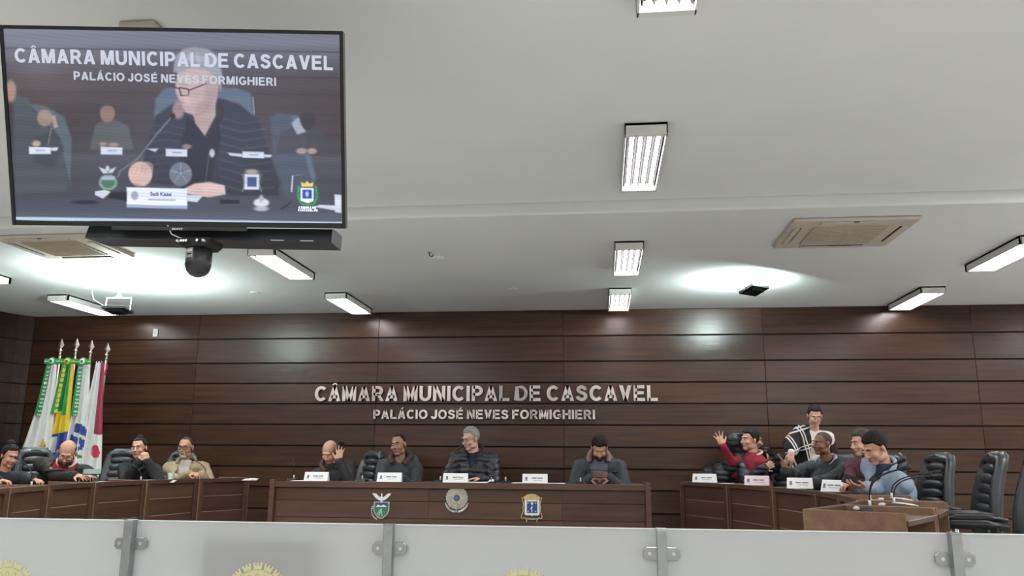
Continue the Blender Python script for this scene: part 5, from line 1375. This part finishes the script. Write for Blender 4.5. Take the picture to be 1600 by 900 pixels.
# ---- centre bench, left to right
def seat_root(hx, Y): return (hx, Y)
# 1 bald man holding a phone to his ear
h = at(515, 706, 8.22); p = person('bald man in dark jacket leaning down with a phone raised to his ear', (h.x + 0.10, 8.50), h, yaw=4, hyaw=-8, pitch=32, roll=4, skin_c='c79a84', hair=None, hair_c='6b5a50', brow_c='8a7062',
    hands=[(1, at(529, 720, 8.05), (0.05, 0.1, 1), (0.25, -1, 0), 0.10, (0.5, 0.2, -1), 0.18), (-1, V((at(493, 741, 8.02).x, 8.08, 0.85)), (0.4, -0.9, -0.05), (0, 0, 1), 0.35, (-0.8, 0.3, -0.4))],
    top=dict(c='23262a', g=0.016, r=0.7, collar=('4a302b', 0.024, 0.05), v=(0.75, 1.0, 0.0, 0.05), fold=0.006), shirt=dict(c='2f3430'), bulk=1.0)
b = p['o']
ph = empty('mobile_phone', at(530.5, 700, 8.17) , 0, 'black mobile phone at the ear of the bald man on the bench', 'phone')
ph.rotation_euler = (0.15, 0.3, 0.9)
MB().box((0, 0, 0), (0.072, 0.009, 0.145)).build('case', M_BLACK, ph, bevel=0.004)
MB().box((0, -0.005, 0), (0.064, 0.001, 0.135)).build('screen', mat('phone_glass', '0a0a0c', 0.15), ph)
# 2 smiling man in a hooded top
h = at(622.5, 695, 8.35); p = person('smiling man in a dark grey hooded top with folded arms on the bench', (h.x - 0.0, 8.52), h, yaw=-2, hyaw=-12, pitch=4, roll=-7, skin_c='a07a66', hair=dict(front=0.088, side=0.012, back=-0.05, th=0.004, top=0.0), hair_c='2a211e',
    hands=[(1, V((at(630, 744, 8.1).x, 8.06, 0.85)), (-1, -0.15, 0), (0, 0, 1), 0.3, (0.55, 0.5, -1)), (-1, V((at(612, 744, 8.1).x, 8.02, 0.855)), (1, -0.2, 0), (0, 0, 1), 0.3, (-0.55, 0.5, -1))],
    top=dict(c='363c40', g=0.018, r=0.85, name='hooded_top', collar=('43322f', 0.034, 0.06), fold=0.008), bulk=1.06)
MB().ell(p['hp']((0, -0.062, -0.112)), (0.018, 0.014, 0.012), p['R'], 10, 6).build('chin_beard', mat('beard_1e1613', '1e1613', 0.8), p['o'], smooth=True)
# 3 grey haired man in the puffer jacket
h = at(735, 686, 8.35); p = person('grey-haired man with glasses in a black puffer jacket at the bench centre', (h.x + 0.03, 8.50), h, yaw=-4, hyaw=-38, pitch=12, roll=0, skin_c='cda592', hair=dict(front=0.078, side=0.004, back=-0.06, th=0.009, top=0.014, fringe=0.006), hair_c='8f8d8c', gls=('2a2026', 0.002),
    hands=[(-1, V((at(700, 742, 8.05).x, 8.08, 0.87)), (0.15, -0.9, 0.1), (-0.3, 0, 1), 0.9, (-0.5, 0.5, -1)), (1, V((at(752, 744, 8.05).x, 8.06, 0.85)), (-1, -0.25, 0), (0, 0, 1), 0.25, (0.5, 0.5, -1))],
    top=dict(c='23252e', g=0.03, r=0.42, name='puffer_jacket', quilt=(0.06, 0.013), fold=0.002, collar=('31191b', 0.022, 0.075), v=(0.78, 1.0, 0.0, 0.045)), shirt=dict(c='1c2436'), bulk=1.08, w=0.195)
MB().box(p['P'] + p['up'] * p['L'] * 0.42 + p['fr'] * 0.158, (0.055, 0.006, 0.26), p['B']).build('zip_placket', mat('placket', '182238', 0.6), p['o'], bevel=0.002)
# 4 bearded man looking down at his phone
h = at(936.5, 700, 8.12); p = person('bearded dark-haired man in a grey jacket looking down at his phone', (h.x - 0.0, 8.45), h, yaw=0, hyaw=2, pitch=36, roll=2, skin_c='bd8f78', hair=dict(front=0.062, side=-0.008, back=-0.07, th=0.011, top=0.012, fringe=0.012), hair_c='1d1618', bea=('241a18', 1.0),     hands=[(-1, V((at(921, 741, 7.98).x, 8.03, 0.865)), (0.85, -0.35, 0.15), (-0.2, -0.6, 0.7), 0.75, (-0.8, 0.4, -0.8)), (1, V((at(952, 741, 7.98).x, 8.03, 0.865)), (-0.85, -0.35, 0.15), (0.2, -0.6, 0.7), 0.75, (0.8, 0.4, -0.8))],
    top=dict(c='3d4246', g=0.024, r=0.85, collar=('8d7671', 0.026, 0.075), gap=0.6, v=(0.25, 1.0, 0.045, 0.085), fold=0.008), shirt=dict(c='6d7284', name='shirt'), bulk=1.1, w=0.2)
ph = empty('mobile_phone', V((h.x, 7.955, 0.895)), 0, 'mobile phone held in both hands of the bearded man on the bench', 'phone'); ph.rotation_euler = (-0.9, 0, 0)
MB().box((0, 0, 0), (0.145, 0.009, 0.072)).build('case', mat('phone_case_brown', '5a3b33', 0.5), ph, bevel=0.004)
MB().box((0, 0.005, 0), (0.135, 0.001, 0.064)).build('screen', M_BLACK, ph)
MB().tube([p['arms'][1][2] + V((0.02 + 0.03 * math.cos(a) * 0.2, 0.032 * math.cos(a), 0.032 * math.sin(a))) for a in [2 * math.pi * i / 14 for i in range(14)]], 0.006, 6, closed=True).build('wristwatch', M_BLACKM, p['o'], smooth=True)
# ---- left row
# 5 woman at the left edge, in profile
h = at(16, 712, 6.7); p = person('dark-haired woman in black at the left edge, in profile looking down', (h.x - 0.22, 6.85), h, yaw=55, hyaw=62, pitch=18, skin_c='c4917a', hair=dict(front=0.074, side=-0.02, back=-0.07, th=0.009, bun=(0.0, 0.06, 0.12)), hair_c='211a1c', s=0.86, w=0.155,
    hands=[(1, V((-4.42, 6.2, 0.84)), (0.8, -0.3, 0), (0, 0, 1), 0.5, (0.4, 0.5, -0.6)), (-1, V((-4.5, 6.0, 0.84)), (0.9, 0.1, 0), (0, 0, 1), 0.5, (-0.3, -0.6, -0.6))],
    top=dict(c='16181b', g=0.016, r=0.8, name='jumper', fold=0.006), bulk=0.9)
# 6 bald bearded man with red jumper
h = at(104.5, 708, 7.05); p = person('bald bearded man in a dark blazer over a red jumper, reading his phone', (h.x - 0.18, 7.22), h, yaw=24, hyaw=28, pitch=30, roll=6, skin_c='c99a86', hair=dict(front=0.11, side=-0.012, back=-0.05, th=0.003, crown=0.9, crown_back=0.6), hair_c='5e4438', brow_c='5a3c30', bea=('4a2c22', 1.0), gls=('5a2226', 0.0022),
    hands=[(-1, V((at(124, 748, 6.85).x - 0.02, 6.84, 0.86)), (0.9, -0.25, 0.1), (0, -0.3, 1), 0.5, (-0.4, -0.1, -1)), (1, V((at(136, 749, 6.95).x, 6.96, 0.86)), (0.6, -0.8, 0.1), (0, 0, 1), 0.55, (0.5, 0.4, -1))],
    top=dict(c='252522', g=0.020, r=0.85, name='blazer', v=(0.08, 1.0, 0.065, 0.09), fold=0.007), shirt=dict(c='b02a40', name='jumper'), bulk=1.12, w=0.195, neck_drop=-0.05)
MB().tube([p['N'] + p['fr'] * (0.075 * math.cos(a)) + p['rt'] * (0.075 * math.sin(a)) + p['up'] * (0.02 - 0.03 * math.cos(a)) for a in [0.5 + 5.28 * i / 16 for i in range(17)]], 0.014, 8).build('shirt_collar', mat('pink_collar', 'd9c3bf', 0.8), p['o'], smooth=True)
ph = empty('mobile_phone', V((at(139, 741, 6.8).x, 6.84, 0.905)), 0.4, 'dark mobile phone in the hands of the bald bearded man', 'phone'); ph.rotation_euler = (-0.9, 0.0, 0.5)
MB().box((0, 0, 0), (0.145, 0.009, 0.072)).build('case', M_BLACK, ph, bevel=0.004); MB().box((0, 0.005, 0), (0.135, 0.001, 0.064)).build('screen', mat('phone_glass', '0a0a0c', 0.15), ph)
# 7 woman in black with hands at her mouth
h = at(217, 700, 8.0); k1 = at(222, 712, 7.88); k2 = at(229, 712, 7.86)
p = person('young woman in black with tied-up hair, hands folded at her mouth', (h.x - 0.05, 8.25), h, yaw=10, hyaw=8, pitch=2, roll=-5, skin_c='cf9c86', hair=dict(front=0.080, side=-0.01, back=-0.07, th=0.006, bun=(0.0, 0.03, 0.118)), hair_c='251c1c', s=0.95, w=0.16,
    hands=[(1, V((k2.x + 0.01, 7.86, k2.z - 0.055)), (-0.35, -0.05, 1), (0.6, -0.7, 0.3), 1.2, (0.8, -0.1, -1)), (-1, V((k1.x - 0.01, 7.86, k1.z - 0.05)), (0.45, -0.05, 1), (-0.5, -0.8, 0.3), 1.2, (-0.6, -0.1, -1))],
    top=dict(c='17191d', g=0.018, r=0.85, name='jumper', collar=('17191d', 0.018, 0.02), gap=2, fold=0.006), bulk=0.95)
# 8 man in the beige jacket
h = at(290, 699.5, 8.45); p = person('bearded man with glasses in a beige jacket, hands clasped on the desk', (h.x - 0.02, 8.68), h, yaw=6, hyaw=6, pitch=3, roll=0, skin_c='b88a72', hair=dict(front=0.094, side=0.008, back=-0.05, th=0.006, top=0.0), hair_c='3a302c', brow_c='3a302c', bea=('b5aca6', 0.4), gls=('18181c', 0.0028),
    hands=[(1, V((at(309, 741, 8.2).x + 0.03, 8.22, 0.86)), (-1, -0.1, 0.0), (0, -0.3, 1), 0.55, (0.5, 0.5, -1)), (-1, V((at(300, 741, 8.2).x - 0.03, 8.20, 0.865)), (1, -0.1, 0), (0, -0.3, 1), 0.55, (-0.5, 0.5, -1))],
    top=dict(c='a18d74', g=0.02, r=0.8, v=(0.35, 1.0, 0.018, 0.06), fold=0.006, collar=('a08c73', 0.018, 0.03), gap=0.5), shirt=dict(c='dcd4cf', name='polo_shirt'), bulk=1.02, w=0.19)
for k in (-1, 1): MB().box(p['C'] + p['rt'] * (k * 0.085) + p['fr'] * 0.132 - p['up'] * 0.04, (0.095, 0.008, 0.032), p['B']).build('pocket_flap', mat('fabric_968268', '968268', 0.8), p['o'], bevel=0.003)
# ---- right row
# 9/10 the two hugging
h = at(1171, 687, 8.90); hn = at(1124, 690, 8.95)
p = person('dark-haired man in a dark red jumper hugging the person in black', (h.x + 0.06, 8.98), h, yaw=-68, hyaw=-62, pitch=0, roll=4, skin_c='cc9d86', hair=dict(front=0.070, side=0.0, back=-0.075, th=0.011, top=0.008), hair_c='1e1718', seat=False, hipz=0.78, w=0.175,
    hands=[(1, at(1137, 742, 9.2), (0, 0, 1), (0, -1, 0), 0.3, (0, 0.5, -1)), (-1, at(1129, 696, 8.72), (-0.35, 0.1, 1), (-0.1, -1, 0.1), 0.12, (-0.2, -0.3, -1), 0.3)],
    top=dict(c='8a1a32', g=0.012, r=0.85, name='jumper', fold=0.004, collar=('d9cfca', 0.012, 0.03), gap=0.9), trousers='1b1d24', bulk=1.0)
h2 = at(1177, 687, 9.16)
p2 = person('person in a hooded black puffer jacket bent over, hugging the man in red', (at(1118, 750, 9.3).x, 9.36), h2, yaw=66, hyaw=95, pitch=12, roll=0, skin_c='c99a82', hair=dict(front=0.07, side=-0.02, back=-0.08, th=0.014), hair_c='1b1517', seat=False, hipz=0.80, w=0.19,
    hands=[(-1, at(1193, 732, 8.70), (0.9, 0.0, 0.45), (0.2, -1, 0.0), 0.5, (0, -0.5, -1)), (1, at(1196, 704, 9.05), (0.25, -0.5, -0.9), (0.9, -0.4, 0.1), 0.25, (0.2, 0.6, -0.5), 0.2)],
    top=dict(c='1f222b', g=0.036, r=0.4, name='puffer_jacket', quilt=(0.055, 0.013), fold=0.002), trousers='1a1c22', bulk=1.1, eyes=False)
hc = at(1148, 690, 9.12) - p2['O']
hd = MB(); hd.ell(hc, (0.105, 0.12, 0.115), None, 18, 12); hd.cap(hc, p2['N'] - V((0.06, 0, 0.05)), 0.11, 0.12, 16); hd.ell(hc + V((0.05, -0.03, 0.07)), (0.07, 0.08, 0.04), None, 14, 9)
remesh(hd, 'hood', mat('fabric_hood', '1f2029', 0.42, var=0.1, bump=0.2, bscale=100), p2['o'], 0.009, 3, quilt=(0.06, 0.008), fold=0.003)
# 11 standing woman with plaid shawl
h = at(1273, 650, 8.95); p = person('woman standing behind, in a white top with a black and white plaid shawl', (h.x - 0.02, 9.1), h, yaw=-8, hyaw=-6, pitch=22, roll=3, skin_c='c99a88', hair=dict(front=0.074, side=-0.015, back=-0.06, th=0.007, top=0.010, bun=(0.0, 0.1, 0.06)), hair_c='241d1f', seat=False, hipz=0.90, s=0.95, w=0.142, gls=('8a7a78', 0.0012),
    hands=[(-1, at(1234, 712, 8.55), (-0.25, -0.5, -0.85), (-0.4, -0.7, 0.5), 0.6, (-1, 0.1, -0.3)), (1, at(1300, 735, 8.95), (0.1, -0.5, -1), (0.7, -0.5, 0), 0.4, (0.2, 0.4, -1))],
    top=dict(c='e6dcd6', g=0.010, r=0.85, name='white_top', fold=0.003), trousers='26262c', bulk=0.95)
def plaid():
    m = bpy.data.materials.new('plaid_wool'); m.use_nodes = True; nt = m.node_tree; b_ = nt.nodes['Principled BSDF']; b_.inputs['Roughness'].default_value = 0.95
    tc = nt.nodes.new('ShaderNodeTexCoord'); sp = nt.nodes.new('ShaderNodeSeparateXYZ'); 
    mp = nt.nodes.new('ShaderNodeMapping'); mp.inputs['Rotation'].default_value = (0, 0.28, 0)
    nt.links.new(tc.outputs['Object'], mp.inputs[0]); nt.links.new(mp.outputs[0], sp.inputs[0])
    outs = []
    for ax, per, ph_ in (('X', 0.17, 0.09), ('Z', 0.20, 0.03)):
        ms = []
        for o_ in (0.0, 0.032):
            a_ = nt.nodes.new('ShaderNodeMath'); a_.operation = 'ADD'; a_.inputs[1].default_value = 10 * per + ph_ + o_; nt.links.new(sp.outputs[ax], a_.inputs[0])
            b2 = nt.nodes.new('ShaderNodeMath'); b2.operation = 'MODULO'; b2.inputs[1].default_value = per; nt.links.new(a_.outputs[0], b2.inputs[0])
            c_ = nt.nodes.new('ShaderNodeMath'); c_.operation = 'LESS_THAN'; c_.inputs[1].default_value = 0.014; nt.links.new(b2.outputs[0], c_.inputs[0]); ms.append(c_)
        mx = nt.nodes.new('ShaderNodeMath'); mx.operation = 'MAXIMUM'; nt.links.new(ms[0].outputs[0], mx.inputs[0]); nt.links.new(ms[1].outputs[0], mx.inputs[1]); outs.append(mx)
    mx = nt.nodes.new('ShaderNodeMath'); mx.operation = 'MAXIMUM'; nt.links.new(outs[0].outputs[0], mx.inputs[0]); nt.links.new(outs[1].outputs[0], mx.inputs[1])
    mi = nt.nodes.new('ShaderNodeMix'); mi.data_type = 'RGBA'; mi.inputs[6].default_value = lin('1c1517'); mi.inputs[7].default_value = lin('ded8d6')
    nt.links.new(mx.outputs[0], mi.inputs[0]); nt.links.new(mi.outputs[2], b_.inputs['Base Color']); return m
M_PLAID = plaid()
sh = MB(); a_, e_, b_, *_r = p['arms'][-1]
sh.cap(a_ + V((0.02, 0, 0.02)), e_, 0.082, 0.085, 14); sh.cap(e_, e_.lerp(b_, 0.75), 0.085, 0.06, 14); sh.ell(p['C'] + p['rt'] * -0.11 + V((0, 0, -0.02)), (0.10, 0.15, 0.22), p['B'], 16, 10)
sh.cap(p['C'] + p['rt'] * -0.14, p['P'] + p['rt'] * -0.13 + V((0, -0.05, 0.0)), 0.12, 0.11, 14); sh.cap(p['N'] + p['rt'] * -0.05 + V((0, 0.05, 0.0)), a_, 0.04, 0.07, 12)
remesh(sh, 'shawl', M_PLAID, p['o'], 0.010, 3, fold=0.010, fscale=11)
sh = MB(); a_, e_, b_, *_r = p['arms'][1]; sh.cap(a_ + V((0.02, 0.05, -0.06)), e_ + V((0, 0.02, 0)), 0.06, 0.075, 14); sh.cap(e_, b_, 0.07, 0.05, 12); remesh(sh, 'shawl_end', mat('shawl_maroon', '3a2024', 0.9, var=0.3, vscale=30), p['o'], 0.010, 2, fold=0.008)
# 12 seated man in the dark zip jacket
h = at(1284, 693, 7.75); p = person('close-cropped man in a dark zip jacket, seated and pointing with one finger', (h.x + 0.16, 7.86), h, yaw=-38, hyaw=-62, pitch=0, roll=4, skin_c='87604a', hair=dict(front=0.082, side=0.004, back=-0.05, th=0.002), hair_c='4d4644', s=0.94,
    hands=[(-1, at(1227, 737, 7.5), (-0.1, -0.1, 1), (-0.7, -0.7, 0), 0.95, (-0.6, -0.5, -1)), (1, V((at(1262, 758, 7.4).x, 7.42, 0.83)), (-1, -0.3, 0), (0, 0, 1), 0.5, (0.6, -0.5, -0.8))],
    top=dict(c='20242a', g=0.028, r=0.7, fold=0.008, collar=('a4a7b4', 0.013, 0.03), gap=0.95), bulk=1.28, w=0.215, hipz=0.55)
q = p['arms'][-1][2] + V((-0.015, 0, 0.085)); MB().cap(q, q + V((-0.035, -0.01, 0.055)), 0.0095, 0.008, 10).build('pointing_finger', skin('87604a'), p['o'], smooth=True)
# 13 person in the maroon top
h = at(1346, 692, 7.28); p = person('brown-haired man in a maroon top, in profile beside the blue blazer', (h.x + 0.14, 7.45), h, yaw=-58, hyaw=-72, pitch=8, roll=0, skin_c='d0a28e', hair=dict(front=0.068, side=0.0, back=-0.06, th=0.009, top=0.010), hair_c='4a3f3b', s=0.97,
    hands=[(-1, V((at(1318, 764, 6.9).x + 0.05, 6.98, 0.845)), (-1, -0.2, 0), (0, 0, 1), 0.4, (-0.3, -0.8, -0.8)), (1, V((at(1335, 764, 7.1).x, 7.2, 0.845)), (-1, -0.2, 0), (0, 0, 1), 0.4, (0.5, 0.5, -0.6))],
    top=dict(c='4c1c30', g=0.014, r=0.85, name='jumper', fold=0.005), bulk=1.0)
# 14 man in the light blue blazer
h = at(1367, 701, 6.35); p = person('dark-haired man in a light blue blazer, bent over the phone he holds', (at(1418, 750, 6.5).x + 0.02, 6.6), h, yaw=-72, hyaw=-66, pitch=24, roll=0, skin_c='bd8f78', hair=dict(front=0.066, side=0.006, back=-0.05, th=0.009, top=0.015, fringe=0.008), hair_c='1f1916',
    hands=[(-1, V((at(1354, 763, 6.15).x, 6.15, 0.86)), (-1, -0.05, 0.1), (0, -0.3, -1), 0.4, (0.3, -0.6, -0.9)), (1, V((at(1338, 762, 6.35).x, 6.4, 0.86)), (-1, -0.4, 0.1), (0.1, 0.2, 1), 0.6, (0.4, 0.6, -0.8))],
    top=dict(c='8596a8', g=0.020, r=0.85, name='blazer', v=(0.3, 1.0, 0.015, 0.03), fold=0.007, collar=('8fa0b2', 0.016, 0.03), gap=0.3), shirt=dict(c='28344e'), bulk=1.1, w=0.2)
ph = empty('mobile_phone', V((at(1337, 757, 6.15).x, 6.2, 0.905)), -0.4, 'black mobile phone in the hand of the man in the blue blazer', 'phone'); ph.rotation_euler = (-0.6, 0.3, -0.5)
MB().box((0, 0, 0), (0.15, 0.009, 0.074)).build('case', M_BLACK, ph, bevel=0.004); MB().box((0, 0.005, 0), (0.14, 0.001, 0.066)).build('screen', mat('phone_glass', '0a0a0c', 0.15), ph)
